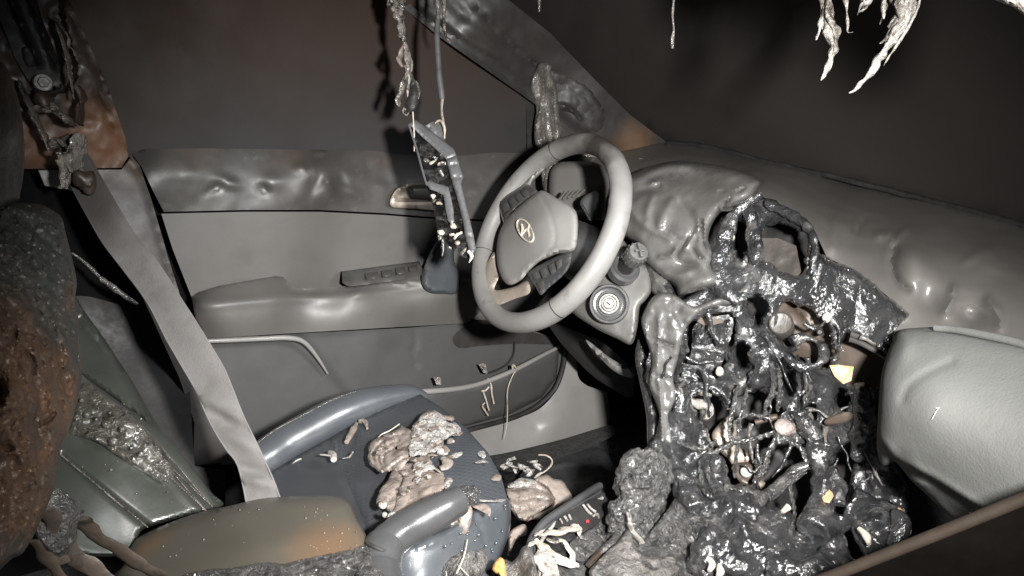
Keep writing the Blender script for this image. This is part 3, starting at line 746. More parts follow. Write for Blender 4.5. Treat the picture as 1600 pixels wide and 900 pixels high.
for _ in range(70):
    x, y = random.uniform(640, 1040), random.uniform(600, 800)
    p = ZF(f'{x},{y}')[0]
    z = Field(NB)(np.array([p]))[0]
    if y < 1240-x*.62: continue
    dr.blob(at(*p, z-.004), (random.uniform(.001, .003),)*3, 0, 1, 1)
o = dr.build('droplet', M['leather'], seat); o['kind'] = 'stuff'
bk = relief('backrest', ZR('200,200 240,255 330,325 430,397 520,467 600,557 660,637 697,680 600,706 500,736 440,760 400,830 250,830 150,740 140,600 180,450'),
       [(*ZR('690,680')[0], 1.03), (*ZR('520,470')[0], 1.04), (*ZR('240,260')[0], 1.05), (*ZR('640,690')[0], 1.0), (*ZR('430,450')[0], 1.0), (*ZR('380,800')[0], .93), (*ZR('160,650')[0], .90), (*ZR('440,700')[0], .955), (*ZR('260,500')[0], .97)],
       M['leather_green'], seat, step=4, thick=.06, rnd=(7, .012),
       feats=[('c', ZR('190,520 240,562 300,612 380,680 465,748'), 4.5, -.006), ('c', ZR('245,290 330,360 440,452 540,550 600,620 662,690'), 4.5, -.004), ('c', ZR('225,318 308,392 418,482 516,580 574,650 632,712'), 6, .004)])
for i in range(46):                                   # stitches along the bolster seam
    pass
st = MB()
path = catmull(ZR('243,280 330,350 440,442 540,540 600,610 664,684'), 14, False)
FB = Field([(*ZR('690,680')[0], 1.03), (*ZR('520,470')[0], 1.04), (*ZR('240,260')[0], 1.05), (*ZR('640,690')[0], 1.0), (*ZR('430,450')[0], 1.0), (*ZR('380,800')[0], .93), (*ZR('160,650')[0], .90), (*ZR('440,700')[0], .955), (*ZR('260,500')[0], .97)])
def stitch(path, off):
    P = resample(np.array(path), 5.0)
    for a, b in zip(P[:-1:1], P[1::1]):
        if np.hypot(*(b-a)) > 9: continue
        m = a+(b-a)*.7
        st.tube([at(*a, FB(np.array([a]))[0]-off), at(*((a+m)/2), FB(np.array([a]))[0]-off-.0015), at(*m, FB(np.array([m]))[0]-off)], .0007, 5, 2)
stitch(path, .001); stitch(catmull(ZR('228,300 318,376 428,466 526,562 590,636 650,702'), 14, False), .003); stitch(catmull(ZR('188,520 240,564 300,614 380,682 462,748'), 14, False), -.001)
o = st.build('stitching', M['drip_grey'], bk); o['kind'] = 'stuff'
relief('burnt_patch', ZR('240,262 330,335 430,410 500,490 545,580 520,620 450,575 380,535 300,480 222,455 225,390 235,320'), [(a, b, FB(np.array([(a, b)]))[0]-.008) for a, b in ZR('240,270 430,420 540,590 380,520 225,450 300,400')],
       M['burnt_leather'], bk, step=4, thick=.008, noise=[(40, .007, 'f'), (120, .004, 'r')], jit=.2, rnd=(12, .007))
mb = MB()
for x, y, r in ((330, 425, 6), (355, 480, 8), (270, 395, 5), (300, 410, 4), (380, 440, 5), (255, 350, 4), (410, 500, 4), (440, 520, 5), (345, 390, 4)):
    p = ZR(f'{x},{y}')[0]; mb.blob(at(*p, FB(np.array([p]))[0]-.014), r*.0009, .3, 90, 2)
o = mb.build('blister', M['burnt_leather'], bk); o['kind'] = 'stuff'
relief('backrest_shell', ZR('225,20 262,70 320,150 380,240 430,320 470,390 505,455 430,395 330,322 235,255 200,150'), [(*ZR('240,60')[0], 1.12), (*ZR('420,310')[0], 1.12), (*ZR('330,322')[0], 1.07), (*ZR('235,255')[0], 1.07)], M['leather_green'], seat, step=7, thick=.03, rnd=(10, .01),
       feats=[('c', ZR('240,90 310,180 370,260 420,330'), 3, -.006)])

dr = MB()
for _ in range(46):
    x, y = random.uniform(128, 330), random.uniform(450, 800)
    if not inside(np.array([(x, y)]), np.array(ZR('250,20 330,130 430,310 500,450 690,680 600,700 440,745 340,640 240,560 240,300')))[0]: continue
    dr.blob(at(x, y, (1.10 if y < 640-(330-x)*.6 else FB(np.array([(x, y)]))[0])-.004), random.uniform(.0006, .0016), .3, 90, 1)
o = dr.build('speck', M['drip_grey'], bk); o['kind'] = 'stuff'
# ------------------------------------------------------------------ passenger seat remains
ps = thing('seat_remains', 'rust brown burnt seat foam with craters at the edge of the picture', 'car seat', at(0, 860, .56))
relief('burnt_foam', [(-60, 310), (0, 316), (55, 318), (78, 326), (96, 340), (102, 362), (112, 400), (120, 440), (117, 470), (122, 500), (124, 540), (128, 575), (124, 612), (112, 660), (96, 700), (86, 755), (70, 800), (45, 850), (20, 872), (-60, 880)],
       [(60, 325, .66), (118, 450, .66), (124, 600, .64), (60, 820, .56), (-50, 330, .58), (-50, 600, .5), (-50, 860, .5), (60, 560, .575)], M['foam'], ps, step=3.2, thick=.08, rnd=(16, .02), jit=.2,
       noise=[(11, .010, 'f'), (30, .007, 'f'), (75, .006, 'f'), (160, .003, 'f')],
       feats=[('c', [(24, 512), (25, 530), (30, 546)], 2.6, -.008), ('c', [(42, 550), (53, 564), (52, 582)], 2.8, -.009), ('g', -2, 610, 9, 26, 0, -.05), ('g', 10, 700, 12, 8, 0, -.02), ('c', [(60, 664), (78, 655), (84, 646)], 3, -.010), ('g', 35, 720, 12, 18, 0, .012),
              ('p', L('0,330 60,330 92,360 100,410 60,440 20,455 -20,440'), .006, 5), ('p', L('5,360 40,350 60,385 30,415 0,405'), .005, 4), ('p', L('60,350 90,360 96,400 70,420 50,395'), .005, 4), ('p', L('0,650 40,640 60,680 30,710 0,700'), .006, 5), ('p', L('50,690 90,670 84,740 60,760 44,720'), .005, 5)])
relief('scorched_headrest', [(-60, 60), (0, 96), (16, 118), (30, 160), (37, 210), (38, 255), (32, 300), (20, 316), (-60, 320)], [(0, 100, .62), (38, 250, .66), (20, 315, .62), (-50, 200, .55), (10, 200, .6)], M['foam'], ps, step=6, thick=.05, rnd=(16, .02), noise=[(25, .004, 'f')])
for pts, d, r in (('105,790 150,850 200,920', .62, .008), ('160,640 180,740 230,830 340,920', .63, .010), ('235,720 270,745 340,800 420,850 520,915', .66, .011), ('150,690 165,740 150,800 200,860', .6, .006)):
    mb = MB(); mb.tube([at(x, y, d+.015*i) for i, (x, y) in enumerate(ZR(pts))], r*.9, 10, 6, .7, 60, .22); mb.build('seat_rod', M['scorched'], ps)
mb = MB(); mb.blob(at(*ZR('180,720')[0], .64), (.018, .02, .03), .4, 40); mb.build('char_lump', M['char'], ps)
# ------------------------------------------------------------------ centre armrest, hand brake
lid = thing('armrest_console', 'olive brown console armrest lid, crackled with ash along its near edge', 'armrest', (.15, .75, .2))
LC = [(215, 850, .90), (300, 802, .935), (400, 780, .945), (540, 776, .95), (577, 850, .875), (400, 850, .85), (220, 895, .85), (578, 905, .82), (400, 905, .80), (470, 800, .915)]
relief('lid_top', [(195, 880), (205, 853), (228, 833), (300, 804), (360, 790), (410, 779), (470, 775), (525, 776), (545, 784), (558, 810), (574, 842), (580, 880), (580, 930), (190, 930)], LC, M['lid'], lid, step=6, thick=.06, rnd=(20, .02), feats=[('g', 440, 845, 60, 22, -5, .004)])
FL = Field(LC)
relief('ash_crust', ZR('590,920 610,885 700,875 760,868 830,852 880,862 930,850 1000,835 1100,815 1155,800 1158,850 1160,920'), [(a, b, FL(np.array([(a, b)]))[0]-.004) for a, b, _ in LC], M['char'], lid, step=4, thick=.008, noise=[(70, .007, 'r'), (180, .004, 'f')], jit=.2, rnd=(6, .005))
dr = MB()
for _ in range(60):
    x, y = random.uniform(230, 570), random.uniform(790, 885)
    if random.random() < .5: x = random.uniform(490, 570)
    if not inside(np.array([(x, y)]), np.array([(235, 850), (300, 812), (400, 790), (530, 784), (570, 850), (570, 890), (240, 890)]))[0]: continue
    dr.blob(at(x, y, FL(np.array([(x, y)]))[0]-.0005), random.uniform(.0006, .0019), .2, 90, 1)
o = dr.build('blister', M['lid'], lid); o['kind'] = 'stuff'

hb = thing('hand_brake', 'grey leather hand brake lever with a burnt black tip', 'hand brake', (.25, .74, .2))
mb = MB(); mb.tube(pipe([(596, 862), (612, 842), (645, 820), (690, 796), (716, 782)], [.90, .915, .94, .965, .985]), [.024, .0235, .0235, .0225, .0205], 20, 6, .05, 40); mb.build('grip', M['grip'], hb)
mb = MB(); mb.tube(pipe([(592, 930), (590, 895), (594, 870), (602, 852)], [.84, .87, .885, .9]), [.030, .029, .027, .0255], 20, 6, .04, 40); mb.build('sleeve', M['grip'], hb)
mb = MB(); mb.tube(pipe([(574, 848), (588, 856), (604, 862), (618, 862)], [.868, .862, .866, .88]), .0022, 8); mb.build('cuff_seam', M['black'], hb)
tp = MB(); tp.blob(at(733, 774, .995), (.016, .014, .014), .35, 70); tp.blob(at(720, 786, .985), (.012, .012, .012), .4, 80); tp.build('burnt_tip', M['char_knob'], hb)
o = relief('melted_tongue', ZS('500,745 545,710 575,640 590,620 640,625 668,665 655,750 625,805 580,800 520,775'), [(695, 815, 1.0), (730, 790, 1.0), (725, 832, .99), (735, 800, 1.0)], M['tan_melt'], None, step=4, thick=.006, rnd=(5, .006), feats=[('c', ZS('570,640 580,740 600,780'), 4, -.01), ('c', ZS('600,640 590,760'), 3, .008)])
tag(o, 'tan melted tongue of plastic hanging from the hand brake tip', 'melted plastic')

# ------------------------------------------------------------------ melted heap on the seat
heap = thing('melted_heap', 'pinkish brown folded heap of melted plastic on the seat cushion', 'melted plastic', at(660, 720, 1.2))
def SP(z): return [(*p, ('Z', z)) for p in L('600,660 780,660 600,800 760,790')]
relief('base', rag(ZS('60,350 150,225 300,190 380,105 500,115 590,200 600,240 690,270 690,305 560,345 480,380 515,470 505,530 400,610 300,660 240,680 190,690 140,630 170,560 210,490 200,440 110,420'), 5, 4, .09, 176), [(570, 710, ('Z', 0.4560)), (740, 695, ('Z', 0.4280)), (650, 800, ('Z', 0.4560)), (690, 770, ('Z', 0.4500)), (660, 650, ('Z', 0.4580))], M['pink_melt'], heap, step=3, thick=.01, rnd=(6, 0.0063), spline=False, noise=[(26, .008, 'r'), (70, .005, 'r')], jit=.2)
relief('fold', rag(ZS('50,330 80,262 150,222 240,180 262,170 300,190 330,250 340,330 300,360 230,430 130,440 70,405'), 5, 4, .09, 94), [(580, 700, ('Z', 0.4630)), (640, 680, ('Z', 0.4780)), (600, 735, ('Z', 0.4630)), (645, 715, ('Z', 0.4780))], M['pink_melt'], heap, step=3, thick=.012, rnd=(8, 0.0084), spline=False,
       feats=[('c', ZS('95,390 85,330 130,270 200,230 250,220'), 2, -.008), ('c', ZS('130,410 115,340 160,290 230,260'), 2.2, -.009), ('c', ZS('150,400 145,340 190,310 300,290'), 2, -.008), ('c', ZS('180,420 250,370 320,340'), 2, -.007), ('p', ZS('150,250 205,245 215,280 160,290'), .012, 4)], noise=[(30, .006, 'r'), (80, .003, 'r')])
relief('flap', rag(ZS('500,270 560,232 620,230 680,262 702,300 640,320 560,325 500,340 440,350 380,350 330,370 300,355 400,330 470,320'), 5, 4, .09, 113), [(690, 695, ('Z', 0.4530)), (745, 700, ('Z', 0.4280)), (650, 715, ('Z', 0.4580)), (700, 710, ('Z', 0.4530))], M['tan_melt'], heap, step=3, thick=.008, rnd=(5, 0.0056), spline=False,
       feats=[('c', ZS('540,265 600,255 615,270 560,280'), 2, -.006)], noise=[(50, .004, 'r')])
relief('ash_crown', rag(ZS('300,290 310,220 325,160 380,100 440,80 495,108 520,140 580,160 598,215 540,232 500,260 480,310 420,330 340,345 305,340'), 5, 4, .09, 120), [(640, 690, ('Z', 0.4780)), (690, 645, ('Z', 0.4730)), (715, 675, ('Z', 0.4580)), (690, 705, ('Z', 0.4780))], M['ash_white'], heap, step=3, thick=.014, rnd=(6, 0.0084), spline=False, noise=[(55, .022, 'r'), (120, .012, 'r')], jit=.25)
relief('rim', rag(ZS('330,160 380,98 440,78 500,106 560,120 540,140 460,120 390,140 345,185'), 5, 4, .09, 71), [(650, 660, ('Z', 0.4780)), (680, 642, ('Z', 0.4780)), (710, 655, ('Z', 0.4580)), (660, 665, ('Z', 0.4780))], M['tan_melt'], heap, step=3, thick=.008, rnd=(4, 0.0042), spline=False, noise=[(50, .006, 'r')])
relief('slab', rag(ZS('345,470 380,440 440,430 490,440 510,520 480,558 400,610 310,665 282,650 300,600 330,560'), 5, 4, .09, 89), [(650, 740, ('Z', 0.4530)), (695, 740, ('Z', 0.4530)), (640, 795, ('Z', 0.4580)), (690, 770, ('Z', 0.4560))], M['tan_melt'], heap, step=3, thick=.01, rnd=(7, 0.0063), spline=False, noise=[(24, .005, 'f'), (55, .005, 'r')], feats=[('c', ZS('380,560 430,530 450,550'), 4, .005)])
relief('white_edge', rag(ZS('320,400 350,370 400,372 440,400 490,440 440,430 380,450 340,500 325,470'), 5, 4, .09, 73), [(650, 725, ('Z', 0.4630)), (690, 735, ('Z', 0.4630)), (650, 750, ('Z', 0.4630))], M['ash_white'], heap, step=3, thick=.006, rnd=(3, 0.0042), spline=False, noise=[(70, .006, 'r')])
for pts, r in (('225,440 215,490 170,560 140,610 132,640', [.008, .010, .012, .009, .005]), ('310,440 300,490 275,540 265,600 235,660 190,705', [.006, .010, .008, .009, .007, .007]), ('240,460 270,450 300,450', [.012, .014, .010]), ('500,360 520,380 510,410 480,420', [.008, .010, .008, .006])):
    mb = MB(); mb.tube([at(x, y, ('Z', 0.4600)) for x, y in ZS(pts)], r, 12, 6, .3, 34, .45); mb.build('finger', M['pink_melt'], heap, sharp=80)
random.seed(77)
for k in range(26):
    cx, cy = random.choice(((450, 150), (430, 240), (200, 300), (400, 480), (260, 560), (520, 260), (330, 400)))
    cx += random.gauss(0, 45); cy += random.gauss(0, 40); w_ = random.uniform(14, 38); a_ = random.uniform(0, 3.1)
    P = [(cx+w_*math.cos(a_+t)*random.uniform(.5, 1.1), cy+w_*.55*math.sin(a_*.6+t)*random.uniform(.5, 1.1)) for t in np.linspace(0, 2*math.pi, 7)[:-1]]
    P = ZS(' '.join('%.1f,%.1f' % p for p in P)); z_ = random.uniform(.468, .484)
    if not inside(np.array([ZS('%.1f,%.1f' % (cx, cy))[0]]), np.array(ZS('60,350 150,225 300,190 380,105 500,115 590,200 600,240 690,270 690,305 560,345 480,380 515,470 505,530 400,610 300,660 190,690 140,630 200,440 110,420')))[0]: continue
    pc = ZS('%.1f,%.1f' % (cx, cy))[0]
    relief('flake', P, [(pc[0], pc[1], ('Z', z_)), (pc[0]+25, pc[1], ('Z', z_+random.uniform(-.008, .008))), (pc[0], pc[1]+25, ('Z', z_+random.uniform(-.008, .004)))], M[random.choice(('pink_melt', 'tan_melt', 'ash_white', 'pink_melt'))], heap, step=3, thick=.003, noise=[(50, .008, 'f'), (110, .004, 'r')])
for x, y, r in ((140, 632, .006), (195, 705, .007), (155, 690, .004), (480, 325, .006), (412, 468, .004)):
    mb = MB(); mb.blob(at(*ZS(f'{x},{y}')[0], ('Z', 0.4660)), r, .3, 90, 2); mb.build('bead', M['ash_white'], heap)
for i, (q, lb, m) in enumerate((('700,325 730,315 748,340 735,360 705,345', 'thin pale flake on the perforated cushion near the heap', 'ash_white'), ('680,385 720,370 745,372 765,390 740,385 700,390', 'narrow curled pale flake at the cushion front edge', 'ash_white'),
        ('775,480 800,455 835,460 830,490 790,490', 'brown flat flake stuck on the cushion front corner', 'tan_melt'), ('520,350 560,330 610,322 600,345 560,362', 'white torn scrap beside the flap of the heap', 'ash_white'), ('520,475 550,480 545,510 510,540 505,500', 'small white torn scrap against the tan slab', 'ash_white'),
        ('690,600 760,605 855,600 850,612 770,616 700,612', 'long white scorch ridge across the cushion front', 'ash_white'), ('665,640 700,630 740,625 775,655 770,700 740,680 700,660', 'brown melted smear on the cushion behind the brake tip', 'tan_melt'), ('470,520 500,480 520,470', '', ''),)):
    if not lb: continue
    P = ZS(q); z = .447 if i in (0, 1, 2) else .456
    if i in (5, 6): z = .447
    if i == 2: z = .432
    o = relief('flake', P, [(P[0][0], P[0][1], ('Z', z)), (P[1][0]+20, P[1][1], ('Z', z)), (P[2][0], P[2][1]+20, ('Z', z))], M[m], None, step=3, thick=.004, rnd=(2, .003), noise=[(80, .004, 'r')])
    tag(o, lb, 'flake', 'flakes on the seat cushion')
for pts, r, lb, m in (('375,345 400,300 415,270', [.004, .006, .003], 'rusty brown twisted scrap at the foot of the far bolster', 'tan_melt'), ('425,260 450,262 460,290', [.004, .005, .002], 'hooked grey scrap lying on the far bolster highlight', 'pink_melt'), ('265,398 300,402 320,410', [.001, .0014, .001], 'short pale thread with a bead end on the rear panel', 'drip_white'),
        ('355,415 385,408 400,388', [.001, .002, .0015], 'bent pale thread near the bead on the seat', 'drip_white'), ('150,435 170,422 188,415', [.001, .0014, .001], 'thin pale thread beside the seat belt on the cushion', 'drip_white')):
    mb = MB(); mb.tube([at(x, y, ('Z', .445)) for x, y in ZF(pts)], r, 8, 5, .3, 90); o = mb.build('scrap', M[m], None); tag(o, lb, 'scrap', 'scraps on the seat cushion')
mb = MB(); mb.tube([at(x, y, ('Z', .442)) for x, y in ZF('305,390 318,400 322,418')], [.004, .006, .005], 10); o = mb.build('bead', M['drip_white'], None); tag(o, 'small round pale bead on the smooth rear part of the cushion', 'bead')
for pts, lb, d in (('785,800 830,850 880,900', 'straight pale thread crossing the near bolster downwards', .99), ('875,750 860,820 830,890', 'pale thread hanging from the brake tip over the bolster', .98), ('790,820 785,860 788,900', 'short upright pale thread on the near bolster', .985)):
    mb = MB(); mb.tube([at(x, y, d-.02*i) for i, (x, y) in enumerate(ZF(pts))], .0009, 6); o = mb.build('thread', M['cream'], None); tag(o, lb, 'thread', 'threads of melted plastic')
mb = MB(); mb.tube([at(x, y, ('Z', .458)) for x, y in ZS('90,280 130,225 180,200 240,160')], .0012, 6); o = mb.build('thread', M['cream'], None); tag(o, 'curved pale thread around the back of the pinkish heap', 'thread', 'threads of melted plastic')

# threads on the door pocket
for pts, lb, r in (('215,318 232,345 238,400 248,452', 'longest forked pale drip on the door pocket face', .0022), ('180,385 205,380 222,362', 'slanting pale drip bridging the two forks on the pocket', .0022), ('190,385 205,430 222,488', 'middle pale drip running down the pocket face', .002), ('200,448 186,465 200,490 217,515', 'lowest kinked pale drip on the pocket face', .0018)):
    mb = MB(); mb.tube([at(x, y, ('Y', 1.386)) for x, y in ZD(pts)], r, 8, 5, .3, 90); o = mb.build('drip', M['cream'], None); tag(o, lb, 'drip', 'drips on the door pocket')
mb = MB(); mb.tube([at(x, y, ('Y', 1.375)) for x, y in ZD('350,265 352,245 372,268 350,300 322,380 322,480 318,570 302,645')], [.002, .003, .0015, .0013, .0012, .0012, .0012, .001], 7); o = mb.build('drip', M['cream'], None)
tag(o, 'long thin pale thread hanging from the pocket edge to the sill', 'drip', 'drips on the door pocket')

# ------------------------------------------------------------------ floor between seat and console
deb = thing('melted_slab', 'cracked tan slab of melted plastic on the floor before the seat', 'melted plastic', at(820, 790, 1.22))
relief('slab', ZC('225,275 290,232 350,215 430,225 480,250 530,300 562,380 480,440 400,490 370,515 310,495 260,420'), [(790, 760, 1.24), (850, 750, 1.28), (860, 785, 1.23), (800, 810, 1.18)], M['pink_melt'], deb, step=3, thick=.02, rnd=(6, .012), noise=[(24, .006, 'f')],
       feats=[('c', ZC('230,300 330,290 420,280 520,310'), 1.8, -.005), ('c', ZC('240,360 330,370 440,350 540,370'), 1.8, -.005), ('c', ZC('270,420 350,440 450,400'), 1.8, -.005), ('c', ZC('320,290 310,380 330,440'), 1.8, -.004), ('c', ZC('420,270 440,350 410,440'), 1.8, -.004)])
relief('white_crest', ZC('240,270 300,225 345,210 440,232 430,262 350,275 280,285'), [(790, 755, 1.22), (840, 750, 1.25), (820, 762, 1.22)], M['ash_white'], deb, step=3, thick=.01, rnd=(4, .008), noise=[(60, .008, 'r')])
relief('brown_flap', ZC('430,222 470,200 520,188 560,215 620,228 660,280 692,345 640,385 590,410 560,440 500,470 470,500 400,505 380,520 420,470 520,430 560,380 520,290'), [(850, 745, 1.28), (890, 775, 1.27), (830, 812, 1.2)], M['tan_melt'], deb, step=3, thick=.012, rnd=(6, .01), noise=[(30, .006, 'f'), (60, .003, 'r')])
relief('curled_cup', ZC('250,600 290,560 350,535 375,560 372,610 330,625 290,660 262,730 240,760 245,680'), [(795, 835, 1.12), (820, 822, 1.14), (800, 860, 1.1)], M['tan_melt'], deb, step=3, thick=.008, rnd=(4, .008))
cr = MB(); random.seed(3)
for k in range(16):
    x, y = random.uniform(180, 470), random.uniform(60, 185)
    if y < 100 and x > 350: continue
    pts = [(x+random.uniform(-45, 45), y+random.uniform(-22, 22)) for _ in range(4)]
    cr.tube([at(*ZC(f'{a},{b}')[0], 1.33+random.uniform(-.02, .02)) for a, b in pts], [.002, .004, .0035, .002], 6, 4, .4, 80, .5)
o = cr.build('crumpled_film', M['ash_white'], None, sharp=80); tag(o, 'white crumpled strands on the floor behind the tan slab', 'debris')
mb = MB(); mb.tube([at(x, y, 1.30) for x, y in ZC('410,240 450,190 500,165 545,120 548,80 510,52 455,48')], [.002, .005, .003, .005, .003, .003, .002], 8, 6, .2, 60, .4); o = mb.build('ribbon', M['cream'], None); tag(o, 'pale looped ribbon standing up behind the tan slab', 'ribbon')
o = relief('floor_mat', ZD('470,760 560,720 740,688 840,700 900,790 960,900 930,1000 400,960 380,860'), [(*ZD('470,760')[0], ('Z', .15)), (*ZD('840,700')[0], ('Z', .15)), (*ZD('600,950')[0], ('Z', .15))], M['rubber'], None, step=4, thick=.01, noise=[(14, .004, 'n')],
       feats=[('c', ZD(f'{500+i*16},{800-i*3+i%2*12} {760+i*6},{694+i*12}'), 2, .004) for i in range(7)]+[('c', ZD(f'{780+i*30},{740+i*9} {800+i*26},{785+i*6}'), 2.2, .004) for i in range(5)])
tag(o, 'black streaked rubber mat on the floor under the steering column', 'floor mat')

# ------------------------------------------------------------------ gear console
gc = thing('gear_console', 'scorched gear console with curved bezel rings and pale melted tubes', 'gear console', (.55, .7, .15))
GCt = [(*ZC('880,260')[0], 1.18), (*ZC('400,660')[0], 1.02), (*ZC('950,560')[0], 1.10), (*ZC('500,900')[0], .96), (*ZC('650,560')[0], 1.06)]
FG = Field(GCt)
relief('bezel', ZC('360,960 385,760 400,660 440,590 520,500 700,380 880,255 930,290 965,420 950,560 960,700 900,960'), GCt, M['gloss_melt'], gc, step=4, thick=.03, rnd=(7, .012), noise=[(40, .003, 'f')],
       feats=[('c', ZC('480,900 500,700 570,560 720,450 900,350'), 5, -.008)])
def onG(t, up): return [at(*p, FG(np.array([p]))[0]-up) for p in ZC(t)]
mb = MB(); mb.tube(onG('395,900 392,760 405,660 440,595 520,505 700,385 850,285 890,265', .004), .006, 10); mb.build('bezel_ring', M['grip'], gc)
mb = MB(); mb.tube(onG('470,900 455,780 470,670 530,580 600,510 740,425 905,352', .006), .0028, 8); mb.build('bezel_ring', M['drip_white'], gc)
mb = MB(); mb.tube(onG('432,900 425,780 438,672 485,590 560,520 720,410 890,310', .005), .002, 8); mb.build('bezel_ring', M['grip'], gc)
pl = relief('shift_plate', ZC('570,560 585,500 640,460 740,405 850,352 905,365 915,470 880,530 760,600 660,590'), [(a, b, d-.012) for a, b, d in GCt], M['black'], gc, step=4, thick=.008, spline=False, noise=[(40, .002, 'f')])
sh = MB()
for pts, r in (('770,400 800,440 830,470', .002), ('800,395 830,430 860,450', .0018), ('640,480 660,510', .0018), ('670,470 685,500', .0018), ('840,480 870,465 880,490', .002), ('610,500 625,530', .0015)):
    sh = MB(); sh.tube(onG(pts, .016), r, 6, 4, .3, 90); sh.build('ash_streak', M['ash_white'], pl)
# the red selector letter, a raised R of thin strokes
rl = MB()
for pts in ('792,524 795,509', '795,509 806,508 809,514 803,517 794,517', '801,517 809,525'):
    rl.tube(onG(pts, .015), .0007, 6, 4)
rl.build('selector_letter', M['red'], pl)
relief('gear_gate', ZC('690,650 760,610 880,540 925,600 935,660 900,700 830,750 760,800 700,770 680,700'), [(a, b, d-.016) for a, b, d in GCt], M['char'], gc, step=3, thick=.01, noise=[(70, .008, 'r'), (160, .004, 'f')], jit=.2)
for pts, r, m in (('750,555 720,570 680,568 600,590 530,600 470,615', [.004, .010, .010, .011, .010, .005], 'cream'), ('440,640 490,690 540,740 600,790 680,810 740,830', [.004, .008, .009, .008, .008, .004], 'cream'), ('600,650 640,660 670,700 690,760 700,800', [.006, .009, .009, .008, .005], 'cream'), ('520,640 560,660 600,655', [.005, .006, .005], 'drip_white'),
        ('690,560 720,545 745,560 735,600', [.005, .007, .008, .005], 'cream'), ('500,720 505,780 540,850 560,920', [.010, .012, .012, .012], 'drip_white'), ('430,620 450,600 490,580 480,600', [.002, .004, .003, .002], 'drip_white'), ('390,690 420,660 450,650', [.003, .005, .003], 'drip_white')):
    mb = MB(); mb.tube(onG(pts, .024), [q*.95 for q in r], 12, 6, 1.0, 90, .28); mb.build('melted_tube', M[m], gc)
for pts in ('800,820 870,760 930,720', '830,790 900,720 960,690', '870,730 930,690 950,690', '810,830 860,800 900,770'):
    mb = MB(); mb.tube(onG(pts, .02), [.0025, .004, .002], 6, 4, .4, 80); mb.build('burnt_splinter', M['rust'], gc)
kn = thing('gear_lever', 'bubbly charred gear lever knob beside the pale ash crust', 'gear lever', at(1005, 850, 1.06))
mb = MB(); mb.blob(at(1004, 762, 1.09), (.04, .036, .056), .32, 18, 4); mb.blob(at(985, 812, 1.075), (.032, .03, .038), .35, 22, 4); mb.blob(at(1030, 745, 1.10), (.02, .022, .035), .4, 24, 3)
mb.build('charred_knob', M['char_knob'], kn, fuse=.003, disp=[(.016, .014), (.007, .009)])
mb = MB(); mb.tube(pipe([(985, 840), (975, 870), (965, 920)], [1.07, 1.05, 1.02]), [.03, .026, .03], 12, 4, .5, 40); mb.build('lever_stem', M['char'], kn)
mb = MB(); mb.tube(pipe([(982, 800), (986, 826), (1002, 846), (1010, 860)], [1.03, 1.03, 1.03, 1.03]), [.003, .004, .004, .002], 8, 5, .2); mb.build('edge_strip', M['drip_grey'], kn)

of = thing('torn_foam', 'orange edged grey torn foam cup at the foot of the picture', 'foam', at(800, 900, .95))
relief('foam_cup', ZC('195,790 230,785 270,800 310,760 340,700 380,690 420,740 440,820 450,960 200,960 190,880'), [(785, 880, .955), (830, 860, .96), (838, 900, .93), (790, 905, .94)], M['grey_crust'], of, step=4, thick=.02, rnd=(8, .02), noise=[(40, .008, 'f')], feats=[('g', *ZC('290,900')[0], 20, 20, 0, -.03)])
relief('orange_edge', ZC('130,840 150,800 185,770 215,790 225,850 235,960 190,960 180,900 140,870'), [(775, 885, .95), (785, 872, .95), (788, 905, .94)], M['orange_foam'], of, step=3, thick=.015, rnd=(4, .008), noise=[(80, .006, 'r')])
o = relief('ash_crust', [(900, 915), (915, 878), (935, 858), (952, 842), (968, 830), (990, 850), (1010, 838), (1040, 800), (1060, 770), (1085, 745), (1110, 770), (1125, 800), (1150, 850), (1175, 890), (1190, 915)],
       [(905, 905, .98), (960, 842, 1.04), (1070, 760, 1.08), (1150, 850, 1.03), (1100, 910, .98), (1000, 905, .98)], M['char'], None, step=3.5, thick=.02, noise=[(16, .022, 'f'), (40, .016, 'r'), (110, .007, 'r')], jit=.2, rnd=(8, .01))
tag(o, 'black and grey flaky crust between the charred knob and the black lumps', 'ash')
o = relief('ash_flap', ZL('110,600 150,560 200,500 215,590 240,620 280,640 330,650 400,640 435,680 430,720 300,780 60,780 0,720 60,650'), [(950, 860, .99), (1000, 840, 1.02), (1050, 880, .99), (930, 905, .95)], M['grey_crust'], None, step=3, thick=.008, noise=[(22, .010, 'f'), (60, .009, 'r'), (150, .004, 'r')], jit=.2, rnd=(5, .008))
tag(o, 'dusty tan ash flap lying in front of the charred knob', 'ash')
